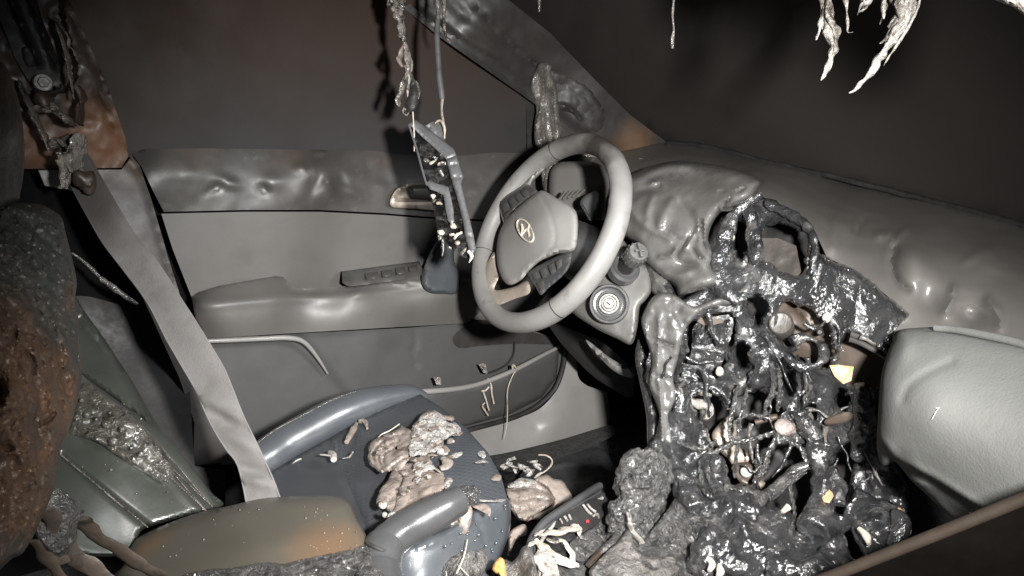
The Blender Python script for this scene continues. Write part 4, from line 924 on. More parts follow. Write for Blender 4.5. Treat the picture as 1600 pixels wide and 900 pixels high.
# ------------------------------------------------------------------ dashboard
dash = thing('dashboard', 'long sooty dashboard top with blisters and dents under the windscreen', 'dashboard', (1.2, .8, .7))
DC = [(860, 300, 1.60), (905, 242, 1.72), (1040, 222, 1.80), (1150, 240, 1.66), (1300, 283, 1.47), (1450, 316, 1.32), (1600, 354, 1.18), (1650, 368, 1.14),
      (970, 288, 1.45), (1080, 262, 1.46), (1188, 290, 1.25), (1240, 335, 1.17), (1300, 345, 1.19), (1280, 410, 1.09), (1400, 400, 1.08), (1400, 500, .99), (1500, 400, 1.05), (1600, 430, .98), (1640, 620, .80), (1380, 620, .98), (1600, 520, .88), (1500, 520, .93), (940, 330, 1.46)]
relief('dash_top', [(852, 262), (880, 250), (905, 242), (960, 239), (1040, 222), (1100, 228), (1200, 255), (1330, 284), (1450, 314), (1600, 354), (1680, 374), (1680, 640), (1380, 640), (1395, 520), (1420, 490), (1388, 464), (1345, 428), (1292, 402), (1268, 350), (1226, 322), (1192, 308), (1140, 330), (1060, 330), (960, 345), (850, 340)],
       DC, M['dash_skin'], dash, step=6, thick=.008, spline=False, noise=[(8, .004, 'f'), (22, .0025, 'n')],
       feats=[('g', 1425, 402, 30, 44, -14, 0.0374), ('c', [(1398, 385), (1393, 410), (1402, 438), (1420, 452)], 5, -0.0150), ('c', [(1396, 380), (1410, 362), (1420, 360)], 3, 0.0090),
              ('g', 1305, 355, 8, 28, 5, 0.0136), ('g', 1322, 345, 10, 26, 0, 0.0119), ('c', [(1338, 362), (1345, 347), (1355, 340)], 2, -0.0120), ('g', 1375, 368, 8, 6, 0, 0.0136), ('g', 1388, 366, 5, 6, 0, 0.0102),
              ('g', 1540, 400, 30, 22, 20, 0.0136), ('c', [(1510, 408), (1530, 395), (1550, 392)], 7.0, 0.0050), ('c', [(1490, 452), (1486, 470), (1478, 488)], 7.0, 0.0107), ('c', [(1545, 470), (1560, 490), (1562, 510)], 7.0, 0.0083),
              ('g', 1520, 490, 25, 22, 0, -0.0238), ('c', [(1500, 475), (1530, 476), (1550, 482)], 7.0, 0.0050), ('g', 1450, 470, 20, 26, -20, -0.0170), ('g', 1300, 390, 8, 8, 0, 0.0085), ('c', [(970, 285), (1010, 268), (1040, 256), (1080, 253), (1140, 262), (1188, 283)], 4, -0.0180)])
sm = MB(); sm.tube(pipe([(1040, 224), (1100, 228), (1200, 254), (1330, 283), (1450, 313), (1600, 353), (1690, 376)], [1.80, 1.72, 1.58, 1.44, 1.32, 1.175, 1.11]), .006, 8, 8, .5, 50); sm.build('screen_seal', M['black'], dash)
sm = MB(); random.seed(5)
for _ in range(46):
    t = random.random(); x = 1090+t*380; y = 232+t*88+random.uniform(-2, 5)+8*math.sin(t*3.1)*.3
    sm.blob(at(x, y, 1.735-t*.42), random.uniform(.0015, .0045), .4, 120, 1)
o = sm.build('grit', M['grey_crust'], dash); o['kind'] = 'stuff'
sm = MB(); sm.tube(pipe([(910, 243), (960, 243), (1030, 232)], [1.66, 1.70, 1.76]), .004, 8); sm.build('edge_trim', M['drip_grey'], dash)
for x in (1000, 1012, 1024):
    sm = MB(); sm.tube(pipe([(x-6, 258), (x, 252), (x+6, 256)], [1.60, 1.60, 1.60]), [.004, .008, .004], 8, 4, .3, 60); sm.build('vent_blister', M['dash_skin'], dash)

ih = thing('instrument_hood', 'slumped wrinkled instrument hood skin behind the steering wheel', 'instrument hood', (1.0, 1.0, .7))
relief('hood_skin', Z8('300,190 320,160 380,130 440,105 500,90 560,83 620,88 700,98 770,112 850,140 895,168 880,200 850,240 790,270 740,290 712,318 690,360 680,410 700,470 690,520 720,560 700,600 640,620 560,640 540,600 480,560 440,520 410,490 380,430 340,400 300,370 290,300'),
       [(*Z8('310,165')[0], 1.33), (*Z8('500,92')[0], 1.31), (*Z8('620,92')[0], 1.27), (*Z8('770,115')[0], 1.19), (*Z8('890,168')[0], 1.13), (*Z8('712,318')[0], 1.13), (*Z8('450,250')[0], 1.22), (*Z8('300,340')[0], 1.27), (*Z8('560,420')[0], 1.15), (*Z8('700,560')[0], 1.08), (*Z8('450,500')[0], 1.17), (*Z8('850,240')[0], 1.10)],
       M['grey_melt'], ih, step=4, thick=.008, noise=[(10, .008, 'f'), (26, .002, 'f')], jit=.1, rnd=(15, .05),
       feats=[('g', *Z8('550,105')[0], 22, 8, 0, .014), ('c', Z8('330,175 400,150 460,120 520,100 600,105'), 6, .008), ('c', Z8('440,178 480,165 495,185'), 4, .008), ('g', *Z8('430,200')[0], 34, 7, -12, -.012),
              ('c', Z8('320,245 360,290 400,335 450,365 520,400'), 7, .012), ('c', Z8('450,230 430,285 425,320 440,350'), 5, .007), ('c', Z8('530,250 500,300 478,350'), 7, .010), ('c', Z8('560,260 590,290 620,340 630,400'), 8, -.008), ('c', Z8('440,350 500,380 570,415'), 5, -.010),
              ('c', Z8('710,300 740,265 770,240'), 2, -.012), ('c', Z8('800,210 825,195'), 2, -.010), ('c', Z8('725,212 745,205'), 2, -.01), ('c', Z8('650,330 655,390 660,430 690,480'), 2.6, -.014), ('c', Z8('620,375 590,410 570,440 550,480'), 3, -.010), ('c', Z8('640,360 605,400 585,440'), 4, .007),
              ('c', Z8('545,445 530,470 480,480'), 3, .010), ('g', *Z8('590,515')[0], 18, 7, 10, -.02), ('c', Z8('620,450 640,480 680,500'), 3, -.010), ('g', *Z8('640,580')[0], 20, 14, 0, .012), ('c', Z8('420,500 480,540 540,560 600,545'), 6, .010)])
relief('drooping_fold', Z8('425,520 460,535 500,560 525,590 540,630 560,650 575,670 545,705 500,690 470,650 445,620 440,570'), [(1015, 420, 1.20), (1060, 470, 1.15), (1030, 480, 1.17)], M['grey_melt'], ih, step=3, thick=.01, rnd=(7, .014), noise=[(40, .006, 'f')],
       feats=[('c', Z8('450,540 480,600 520,660'), 4, .008)])
relief('cluster_face', L('862,262 900,252 940,258 960,290 955,330 900,335 862,318'), [(862, 262, 1.52), (955, 262, 1.48), (900, 335, 1.46)], M['dash_skin'], ih, step=6, thick=.01, rnd=(10, .02))
fn = MB()
for i in range(5):
    a = Z5(f'{570+i*18},{345-i*4} {590+i*18},{318-i*2}'); fn.tube(pipe([a[0], a[1]], [1.40, 1.42]), .0032, 6, sm=False)
o = fn.build('vent_fins', M['dash_skin'], ih); o['kind'] = 'stuff'

# ------------------------------------------------------------------ steering wheel and column
col = thing('steering_column', 'grey column shroud with keyhole rings and a ribbed stalk knob', 'steering column', (.85, 1.0, .5))
relief('shroud', Z8('250,390 290,385 330,412 350,440 400,500 430,520 442,560 444,620 420,660 396,690 386,770 362,842 300,818 200,768 110,700 150,650 180,590 220,500'),
       [(*Z8('280,390')[0], 1.27), (*Z8('430,520')[0], 1.21), (*Z8('440,620')[0], 1.19), (*Z8('360,840')[0], 1.19), (*Z8('110,695')[0], 1.28), (*Z8('270,670')[0], 1.215), (*Z8('180,590')[0], 1.255)],
       M['shroud'], col, step=4, thick=.02, rnd=(8, .014), noise=[(24, .003, 'f')], feats=[('g', *Z8('270,670')[0], 36, 34, 0, .010), ('g', *Z8('340,530')[0], 26, 22, 0, .008), ('c', Z8('240,550 230,520 245,490'), 4, .006)])
kc = at(*Z8('270,675')[0], 1.198); kn_ = -ray(*Z8('270,675')[0])+np.array([-.12, .05, .1])
sg = 1.198/FPX
mb = MB(); mb.lathe(kc, kn_, [(32*sg, -.02), (31.5*sg, 0), (30*sg, .004), (27*sg, .004), (25*sg, .0), (22*sg, -.001), (21*sg, -.001)], 40); lk = mb.build('ignition_flange', M['grip'], col, sharp=35)
for ro, ri, h in ((20.5, 16.8, .004), (15.8, 12.6, .006), (11.6, 8.6, .008)):
    mb = MB(); mb.lathe(kc, kn_, [(ro*sg, -.004), (ro*sg, h-.001), ((ro-.6)*sg, h), ((ri+.6)*sg, h), (ri*sg, h-.001), (ri*sg, -.004)], 36); mb.build('ring', M['drip_white'] if ro < 20 else M['grip'], lk, sharp=40)
mb = MB(); mb.lathe(kc, kn_, [(7.8*sg, -.003), (7.8*sg, .0085), (7*sg, .0095), (2*sg, .0098)], 28); mb.build('key_barrel', M['drip_white'], lk, sharp=40)
nn = kn_/np.linalg.norm(kn_)
mb = MB(); mb.tube([kc+nn*.0100+CR*(-.003)+CU*.002, kc+nn*.0100+CR*.003-CU*.0025], .0011, 6, sm=False); mb.build('key_slot', M['void'], lk)
sc_ = at(*Z8('335,525')[0], 1.195); sd = at(*Z8('385,465')[0], 1.15)-sc_; sl = np.linalg.norm(sd); sd /= sl
mb = MB(); mb.lathe(sc_, sd, [(.026, -.015), (.026, .0), (.022, .004), (.018, .001)], 30); mb.build('stalk_boot', M['grip'], col, sharp=40)
mb = MB(); mb.lathe(sc_, sd, [(.014, -.01), (.0135, sl*.6), (.012, sl*.62)], 24); mb.build('stalk', M['black'], col, sharp=40)
mb = MB(); mb.lathe(sc_+sd*sl*.55, sd, [(.0150, 0), (.0168, .003), (.0168, .026), (.015, .030), (.004, .031)], 30); kb = mb.build('stalk_knob', M['knob_grey'], col, sharp=40)
u_ = np.cross(sd, (0, 0, 1)); u_ /= np.linalg.norm(u_); w_ = np.cross(sd, u_)
for k in range(14):
    a = 2*math.pi*k/14
    p = sc_+sd*(sl*.55)+(u_*math.cos(a)+w_*math.sin(a))*.0168
    mb = MB(); mb.tube([p+sd*.004, p+sd*.025], .0016, 6, sm=False); mb.build('rib', M['button'], kb)
p = sc_+sd*(sl*.55+.030)
mb = MB(); mb.box(p+sd*.003, (sd, u_, w_), (.004, .0022, .012)); mb.box(p+sd*.002, (sd, u_, w_), (.003, .0075, .0022)); mb.build('knob_grip', M['knob_grey'], kb, False, bevel=.0008)
mb = MB(); mb.lathe(WC-WN*.30, WN, [(.055, 0), (.06, .12), (.055, .20), (.045, .262)], 28); mb.build('column_tube', M['black'], col)
relief('left_stalk', Z5('648,360 660,335 690,318 716,315 718,360 700,420 690,435 668,400'), [(910, 305, 1.36), (933, 300, 1.36), (925, 345, 1.34)], M['grip'], col, step=4, thick=.015, rnd=(6, .008))

sw = thing('steering_wheel', 'scorched grey steering wheel with round oval badge and button pads', 'steering wheel', WC)
def onW(p, h): return at(*p, ('P', tuple(WC+WN*h), tuple(WN)))
def WP(h): return ('P', tuple(WC+WN*h), tuple(WN))
def wctrl(pts, hs): return [(p[0], p[1], WP(h)) for p, h in zip(pts, hs)]
EX = np.array([0, -1.0, 0]); EY = np.cross(WN, EX); EY /= np.linalg.norm(EY); EX = np.cross(EY, WN)
mb = MB(); vs, fs = [], []
NA, NB = 112, 20
for i in range(NA):
    a = 2*math.pi*i/NA
    c = WC+(EX*math.cos(a)+EY*math.sin(a))*.1715
    rd = EX*math.cos(a)+EY*math.sin(a)
    for k in range(NB):
        b = 2*math.pi*k/NB
        q = c+rd*math.cos(b)*.0176+WN*math.sin(b)*.0198
        w = .35 if 20 < math.degrees(a) < 75 else .06
        q = c+(q-c)*(1+w*.28*mn.fractal(Vector(q)*42, .9, 2.1, 3)+.02*mn.noise(Vector(q)*14))
        vs.append(q)
for i in range(NA):
    for k in range(NB):
        fs.append((i*NB+k, ((i+1) % NA)*NB+k, ((i+1) % NA)*NB+(k+1) % NB, i*NB+(k+1) % NB))
rim = mesh_obj('rim', vs, fs, M['wheel'], sw)
for a in (118, 205, 318):
    rd = EX*math.cos(math.radians(a))+EY*math.sin(math.radians(a)); mb = MB()
    c = WC+rd*.1715
    mb.tube([c+(rd*math.cos(t)*.0178+WN*math.sin(t)*.0200) for t in np.linspace(-.6, 3.6, 14)], .0009, 5); mb.build('grip_seam', M['black'], rim)
cp = Z5('352,445 385,400 440,350 485,318 510,312 560,340 610,368 636,400 640,470 630,530 600,546 560,552 500,577 455,615 425,650 385,670 358,655 336,605 330,545 336,490')
relief('hub_cover', cp, wctrl(Z5('350,450 500,315 640,440 630,530 380,665 330,560 470,460 520,420'), [.028, .026, .022, .024, .022, .026, .042, .040]), M['hub'], sw, step=4, thick=.035, rnd=(9, .014),
       feats=[('c', Z5('500,330 535,400 552,470 545,520 500,570'), 1.8, -.0022), ('c', Z5('430,640 460,600 505,566 560,540 625,535'), 5, .004), ('c', Z5('445,620 475,590 520,562 570,552'), 2, -.003), ('c', Z5('370,440 400,405 450,362 480,345'), 2, -.0025),
              ('c', Z5('365,548 371,560'), 1.2, -.0015), ('c', Z5('378,530 385,550'), 1.2, -.0015)], noise=[(18, .0015, 'n')])
for q, bs in (('333,352 350,338 378,322 410,305 440,288 462,292 480,306 486,322 445,346 395,392 366,444 352,420 342,385', ('345,362 368,350 381,380 357,396', '373,347 392,334 408,364 388,380', '398,330 415,318 434,344 416,358', '420,314 440,303 458,320 440,338', '356,402 376,388 386,404 366,430')),
              ('448,628 470,608 500,590 560,560 612,540 614,575 604,605 585,632 560,655 530,680 500,708 486,690 476,670 462,655', ('464,628 486,616 496,640 474,652', '492,612 516,600 530,632 506,648', '524,596 546,584 556,618 538,632', '552,580 578,566 578,596 562,614', '482,660 508,650 514,676 496,694'))):
    pd = relief('button_pad', Z5(q), wctrl(Z5(q)[:1]+Z5(q)[4:5]+Z5(q)[8:9], [.016, .016, .016]), M['grip'], sw, step=4, thick=.03, rnd=(5, .007))
    for b in bs:
        relief('pad_button', Z5(b), wctrl(Z5(b)[:3], [.0205, .0205, .0205]), M['button'], pd, step=3, thick=.008, spline=False, rnd=(2.5, .002))
relief('metal_spoke', Z5('322,545 332,595 338,640 322,680 335,690 400,676 448,655 456,700 400,722 332,748 285,738 256,696 252,662 268,622 298,578'), wctrl(Z5('322,545 448,655 285,738 256,670'), [.012, .012, .0, .0]), M['metal'], sw, step=4, thick=.012, rnd=(7, .008), feats=[('c', Z5('270,640 300,700 360,720 450,690'), 4, -.003), ('c', Z5('310,560 300,620 305,680'), 4, .004)])
relief('upper_spoke', Z5('395,330 432,285 470,240 492,214 510,230 470,262 455,300 440,330'), wctrl(Z5('395,330 492,214 455,300'), [.008, .0, .008]), M['hub'], sw, step=4, thick=.02, rnd=(5, .008))
# badge: an oval ring with a slanting letter-like bar mark
bc_ = Z5('440,463')[0]
bl = MB()
def eb(p, h=.0405): return onW(p, h)
er = [(bc_[0]+12.4*math.cos(t)*math.cos(.35)-17.5*math.sin(t)*math.sin(.35)*-1, bc_[1]+12.4*math.cos(t)*math.sin(.35)*-1*-.4+17.5*math.sin(t)) for t in np.linspace(0, 2*math.pi, 37)]
bl.tube([eb(p) for p in er], .0018, 8, 2)
em = bl.build('badge_ring', M['cream'], sw)
for pts, r in (('427,441 430,462 424,482', .0027), ('456,443 452,464 457,484', .0027), ('427,476 440,463 454,451', .0024)):
    mb = MB(); mb.tube([eb(p) for p in Z5(pts)], [r*.9, r, r*.9], 8, 5); mb.build('badge_stroke', M['cream'], em)

# ------------------------------------------------------------------ under the dash: knee trim and dark void
o = relief('knee_trim', ZD('745,105 790,135 870,200 950,245 1005,262 1010,298 990,312 940,300 880,262 810,190 765,140'), [(*ZD('745,105')[0], 1.50), (*ZD('1005,265')[0], 1.42), (*ZD('870,250')[0], 1.46)], M['soot_plastic'], None, step=5, thick=.02, rnd=(6, .012))
tag(o, 'bent grey knee trim hanging in the black gap under the column', 'trim panel')
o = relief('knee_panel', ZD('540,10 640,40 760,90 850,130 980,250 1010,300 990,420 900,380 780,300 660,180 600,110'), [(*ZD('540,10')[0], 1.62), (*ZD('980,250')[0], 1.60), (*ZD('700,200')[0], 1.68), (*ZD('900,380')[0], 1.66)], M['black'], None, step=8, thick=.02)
tag(o, 'black burnt knee panel behind the bent grey knee trim', 'trim panel')

# ------------------------------------------------------------------ centre stack: a melted skin full of holes
st = thing('centre_stack', 'melted glossy black centre stack full of holes, wires and brackets', 'centre console', (.86, .7, .2))
KC = [(985, 375, 1.26), (1060, 470, 1.15), (1120, 400, 1.16), (1165, 315, 1.18), (1225, 330, 1.14), (1290, 405, 1.06), (1385, 465, 1.00), (1420, 490, .98), (1385, 600, 1.02), (1345, 720, 1.05), (1400, 800, .98), (1390, 900, .93),
      (1010, 500, 1.18), (1015, 590, 1.19), (1030, 700, 1.17), (1150, 480, 1.12), (1200, 600, 1.13), (1150, 680, 1.14), (1250, 760, 1.09), (1300, 600, 1.06), (1100, 800, 1.06), (1000, 850, 1.03), (1200, 890, 1.0), (960, 910, .98), (1300, 840, 1.0)]
FK = Field(KC)
H = ['1148,350 1162,345 1168,380 1160,402 1150,386', '1200,352 1240,355 1262,372 1256,415 1240,432 1205,412 1182,395 1186,368', '1075,515 1095,497 1128,489 1152,499 1142,540 1122,585 1095,600 1064,585 1078,548',
     '1222,472 1258,480 1288,502 1300,540 1290,574 1272,566 1258,545 1228,538 1212,525 1216,496', '1242,548 1262,545 1276,558 1268,570 1248,560', '1078,622 1112,616 1140,642 1152,622 1190,613 1222,640 1208,665 1210,700 1180,716 1178,752 1150,760 1122,722 1102,664',
     '1214,700 1258,700 1268,740 1258,800 1224,818 1198,782 1186,745', '1322,522 1345,527 1386,557 1376,600 1345,606 1312,592 1312,560', '1314,702 1345,692 1340,740 1328,786 1306,798 1302,745', '1320,832 1352,826 1360,858 1332,868', '1168,470 1184,462 1196,480 1188,505 1176,498', '1150,540 1166,536 1172,560 1158,572', '1310,610 1326,622 1322,640 1308,634', '1085,770 1098,765 1104,785 1090,795', '1262,632 1275,640 1270,656 1260,650', '1040,600 1050,596 1054,625 1046,640', '1225,590 1240,586 1246,604 1232,612']
relief('melted_skin', rag([(1000, 392), (1020, 408), (1046, 440), (1064, 468), (1104, 442), (1100, 400), (1118, 348), (1165, 312), (1192, 308), (1226, 322), (1266, 350), (1278, 390), (1294, 404), (1345, 428), (1388, 465), (1422, 492), (1400, 520), (1388, 560), (1374, 600), (1366, 655), (1346, 720), (1340, 755), (1365, 775), (1400, 790), (1412, 830), (1398, 880), (1385, 960), (1160, 960), (1150, 880), (1120, 800), (1062, 742), (1046, 728), (1024, 700), (1028, 640), (1010, 590), (1014, 545), (1004, 500), (1022, 462), (1008, 420)], 6, 6, .06, 77),
       KC, M['gloss_melt'], st, holes=[rag(L(h), 9, 5, .07, k) for k, h in enumerate(H)], step=3.2, thick=.012, jit=.2, spline=False, rnd=(6, .014), noise=[(12, .022, 'f'), (24, .014, 's'), (42, .007, 's'), (90, .002, 'r')], nwt=lambda Q: .22+.78*smoothstep((Q[:, 1]-430)/130),
       feats=[('c', [(1265, 350), (1285, 400), (1345, 430), (1385, 465), (1418, 490)], 5, .012), ('c', [(1130, 350), (1118, 390), (1115, 430), (1128, 460), (1160, 460)], 9, .025), ('c', [(1180, 330), (1172, 370), (1178, 400)], 8, .02)]+[('c', rag(L(h), 9, 8, .07, k)+rag(L(h), 9, 8, .07, k)[:1], 6, .010) for k, h in enumerate(H)])
def onK(t, up):
    P = L(t) if isinstance(t, str) else t
    return [at(*p, FK(np.array([p]))[0]-up) for p in P]
# pale sheet draped from the column cover down the left edge
relief('pale_drape', L('1022,462 1050,458 1082,478 1112,468 1150,455 1168,440 1172,455 1150,474 1110,482 1086,496 1068,522 1062,552 1052,590 1058,620 1046,650 1052,690 1046,722 1026,702 1030,648 1014,600 1018,560 1004,515 1004,492'), [(a, b, d-.022) for a, b, d in KC], M['pale_skin'], st, step=3, thick=.008, rnd=(8, .016), noise=[(22, .010, 'f'), (60, .005, 'r')], jit=.15,
       feats=[('c', L('1030,500 1028,560 1032,640 1036,700'), 4, .008), ('c', L('1024,530 1050,540'), 2.5, -.01), ('c', L('1022,585 1048,592'), 2.5, -.008)])
o = relief('black_fringe', L('998,530 1010,560 1018,600 1026,650 1024,705 1012,700 1010,650 1000,600 992,560'), [(998, 530, 1.24), (1018, 600, 1.22), (1012, 700, 1.22)], M['gloss_melt'], st, step=3, thick=.008, rnd=(5, .008), noise=[(40, .008, 'r')])
# what shows behind the holes
relief('rear_housing', L('1060,340 1280,340 1400,480 1400,800 1300,900 1100,860 1050,640 1050,500'), [(a, b, d+.12) for a, b, d in KC], M['black'], st, step=14, thick=.01, noise=[(18, .02, 'f')])
relief('radio_slab', L('1180,372 1215,372 1244,384 1252,425 1236,445 1175,415'), [(a, b, d+.026) for a, b, d in KC], M['dark_slab'], st, step=4, thick=.02, spline=False, noise=[(20, .004, 'f'), (60, .003, 'r')])
relief('ash_block', L('1086,507 1132,492 1148,500 1136,545 1118,590 1090,600 1064,590 1080,550'), [(a, b, d+.02) for a, b, d in KC], M['gloss_melt'], st, step=4, thick=.02, noise=[(60, .006, 'r')])
for i in range(8):
    a = L(f'{1094+i*6.5},{508-i*1.4} {1082+i*6.5},{545-i*1.0}'); mb = MB()
    k1 = random.uniform(.35, 1.0); e_ = (a[0][0]+(a[1][0]-a[0][0])*k1, a[0][1]+(a[1][1]-a[0][1])*k1); mb.tube([at(*a[0], FK(np.array([a[0]]))[0]+.012), at((a[0][0]+e_[0])/2+random.uniform(-2, 2), (a[0][1]+e_[1])/2, FK(np.array([e_]))[0]+.010), at(*e_, FK(np.array([e_]))[0]+.016)], .0026, 6, 4, .5, 80); mb.build('vent_fin', M['gloss_melt'], st)
relief('tan_lip', rag(L('1086,499 1104,494 1122,498 1130,504 1100,507'), 3, 4), [(a, b, d+.008) for a, b, d in KC], M['brown_metal'], st, step=4, thick=.006)
relief('brown_housing', L('1210,465 1262,476 1296,500 1304,545 1292,582 1262,560 1206,545'), [(a, b, d+.05) for a, b, d in KC], M['brown_metal'], st, step=5, thick=.02, noise=[(20, .005, 'f')], feats=[('c', L('1240,480 1262,500 1275,535'), 2.5, .008)])
for p, rr, m in (((1221, 507), 18, 'brown_metal'),):
    c = at(*p, FK(np.array([p]))[0]+.0); s_ = 1.12/FPX
    mb = MB(); mb.lathe(c, -ray(*p)+np.array([-.1, 0, .2]), [(rr*s_, -.06), (rr*s_, .012), ((rr-1.5)*s_, .014), ((rr-3)*s_, .012), (3*s_, .010)], 30); mb.build('duct_stub', M['dark_slab'], st, sharp=40)
for p, rr in (((1258, 550), 27),):
    c = at(*p, FK(np.array([p]))[0]-.012); s_ = 1.1/FPX
    ax = -ray(*p)+np.array([0, 0, .9]); ax /= np.linalg.norm(ax)
    mb = MB(); u1 = np.cross(ax, (0, 0, 1.0)); u1 /= np.linalg.norm(u1); w1 = np.cross(ax, u1)
    mb.tube([c+(u1*math.cos(t)*1.0+w1*math.sin(t)*.95)*rr*s_ for t in np.linspace(.5, 5.6, 22)], [.003+.0045*abs(math.sin(.5+.37*q)) for q in range(22)], 10, 3, .7, 60); mb.build('melted_ring', M['gloss_melt'], st)
sr = at(1281, 519, FK(np.array([(1281, 519)]))[0]+.02); mb = MB(); mb.lathe(sr, -ray(1281, 519), [(.005, -.01), (.005, .004), (.003, .006)], 16); mb.build('screw', M['black'], st)
relief('pocket_box', L('1310,515 1345,522 1392,556 1382,612 1340,612 1300,596 1302,560'), [(a, b, d+.05) for a, b, d in KC], M['brown_metal'], st, step=5, thick=.02, noise=[(10, .003, 'f')])
for t in ('1330,522 1352,530 1392,552', '1328,530 1350,538 1388,560'):
    mb = MB(); mb.tube(onK(t, .0), .0042, 8); mb.build('pocket_rail', M['button'], st)
# bent metal in the lower cavity
relief('metal_bracket', L('1122,664 1140,650 1152,668 1150,690 1166,706 1180,720 1182,745 1196,755 1180,772 1160,762 1150,742 1140,720 1120,700 1112,680'), [(a, b, d+.045) for a, b, d in KC], M['metal'], st, step=4, thick=.01, rnd=(5, .008), noise=[(30, .006, 'f')])
relief('bolt_plate', L('1142,728 1165,722 1186,726 1194,742 1178,758 1158,754'), [(a, b, d+.02) for a, b, d in KC], M['brown_metal'], st, step=4, thick=.008, rnd=(4, .004))
p = (1166, 737); c = at(*p, FK(np.array([p]))[0]+.012)
mb = MB(); mb.lathe(c, -ray(*p), [(.0095, -.004), (.0095, .003), (.008, .0045), (.002, .005)], 24); mb.build('bolt', M['steel'], st, sharp=35)
for t, r, m in (('1068,622 1090,630 1108,640 1100,655', [.006, .011, .012, .006], 'drip_white'), ('1060,612 1085,612 1112,618', [.006, .009, .005], 'drip_grey'), ('1180,660 1200,655 1215,650', [.006, .008, .006], 'brown_metal'), ('1085,598 1110,603 1130,615 1140,630', [.004, .006, .007, .006], 'gloss_melt')):
    mb = MB(); mb.tube(onK(t, .0), r, 10, 6, .5, 70, .7); mb.build('melted_lump', M[m], st, sharp=80)
relief('label_scrap', L('1296,571 1310,570 1334,573 1330,595 1318,600 1304,588'), [(a, b, d-.014) for a, b, d in KC], M['copper'], st, step=3, thick=.002, spline=False, noise=[(40, .004, 'f')])
relief('label_scrap', L('1288,760 1303,762 1302,776 1296,786 1284,784'), [(a, b, d-.022) for a, b, d in KC], M['copper'], st, step=3, thick=.002, spline=False, noise=[(60, .003, 'f')])
relief('tan_tab', L('1290,655 1318,644 1338,648 1322,660 1292,664'), [(a, b, d-.024) for a, b, d in KC], M['brown_metal'], st, step=3, thick=.004, rnd=(3, .003))
for p, r in (((1144, 370), .005), ((1292, 496), .006), ((1124, 580), .006), ((1150, 612), .004)):
    mb = MB(); mb.blob(at(*p, FK(np.array([p]))[0]-.012), (r, r, r*1.4), .3, 90, 2); mb.build('pale_bead', M['cream'], st)
mb = MB(); mb.blob(at(1228, 668, FK(np.array([(1228, 668)]))[0]-.024), (.016, .014, .011), .4, 60, 3); mb.build('reddish_lump', M['red_burn'], st)
# braided wires
wires = [('1212,675 1185,684 1150,692 1128,702 1108,712', .0042), ('1216,682 1200,710 1195,735 1180,752', .005), ('1155,600 1145,640 1140,672 1145,690', .0038), ('1168,610 1158,650 1152,700 1148,745', .0035), ('1200,655 1172,648 1148,660', .003), ('1094,722 1098,760 1112,776 1140,778 1168,774', .0036),
         ('1262,726 1235,742 1210,764 1190,780 1170,795', .0085), ('1258,735 1225,760 1200,780', .006), ('1232,740 1236,770 1242,800 1238,825', .003), ('1234,690 1252,700 1262,725', .004), ('1185,770 1170,785 1160,800', .006), ('1060,690 1090,700 1120,690', .004), ('1130,760 1160,768 1185,775', .006), ('1205,568 1210,600 1196,640', .005), ('1216,575 1220,610 1215,640', .004), ('1110,700 1106,740 1118,770', .003)]
for t, r in wires:
    P3 = onK(t, .020); mb = MB()
    if r < .006:
        C_ = np.array(catmull(P3, 10, False))
        for ph in (0, math.pi):
            q = []
            for i, c in enumerate(C_):
                q.append(c+(CR*math.cos(i*.9+ph)+CU*math.sin(i*.9+ph))*r*.5)
            mb.tube(q, r*.62, 6, 2, .5, 90)
    else:
        mb.tube(P3, r, 10, 6, .6, 60)
    mb.build('burnt_wire', M['char_knob'], st, sharp=80)
mb = MB(); mb.tube(onK('1190,302 1165,318 1142,345 1130,375 1122,405 1120,435 1132,458 1152,466 1170,462', .016), [.007, .010, .012, .013, .012, .013, .012, .010, .006], 12, 6, .5, 45); mb.build('melted_strand', M['gloss_melt'], st, fuse=.003, disp=[(.02, .010), (.009, .0018)])
mb = MB(); mb.tube(onK('1172,330 1176,360 1180,385 1178,410', .016), [.012, .010, .011, .008], 12, 6, .5, 45); mb.build('melted_strand', M['gloss_melt'], st, fuse=.003, disp=[(.02, .010), (.009, .0018)])
mb = MB(); mb.tube(onK('1195,318 1225,330 1250,345 1268,365 1274,395 1266,430', .012), [.007, .008, .008, .007, .006, .005], 12, 6, .5, 45); mb.build('melted_strand', M['gloss_melt'], st, fuse=.003, disp=[(.02, .008), (.009, .0018)])
# thin drips and webs stretched over the skin and across its holes
random.seed(41)
for k in range(40):
    x, y = random.uniform(1040, 1370), random.uniform(350, 820)
    if y < 480: continue
    ln = random.uniform(25, 90); sx = random.gauss(0, .28)
    P = [(x+sx*ln*t+random.uniform(-4, 4), y+ln*t) for t in np.linspace(0, 1, 5)]
    if random.random() < .25: P = [(x+ln*t, y+random.uniform(-5, 5)+10*math.sin(3.1*t)) for t in np.linspace(0, 1, 5)]
    rr = random.uniform(.0018, .0050)
    mb = MB(); mb.tube(onK(P, random.uniform(.006, .022)), [rr*1.5, rr, rr*.8, rr*.9, rr*.4], 8, 5, .8, 80, .7); mb.build('melted_web', M['gloss_melt'] if random.random() < .8 else M['drip_dark'], st, sharp=80)
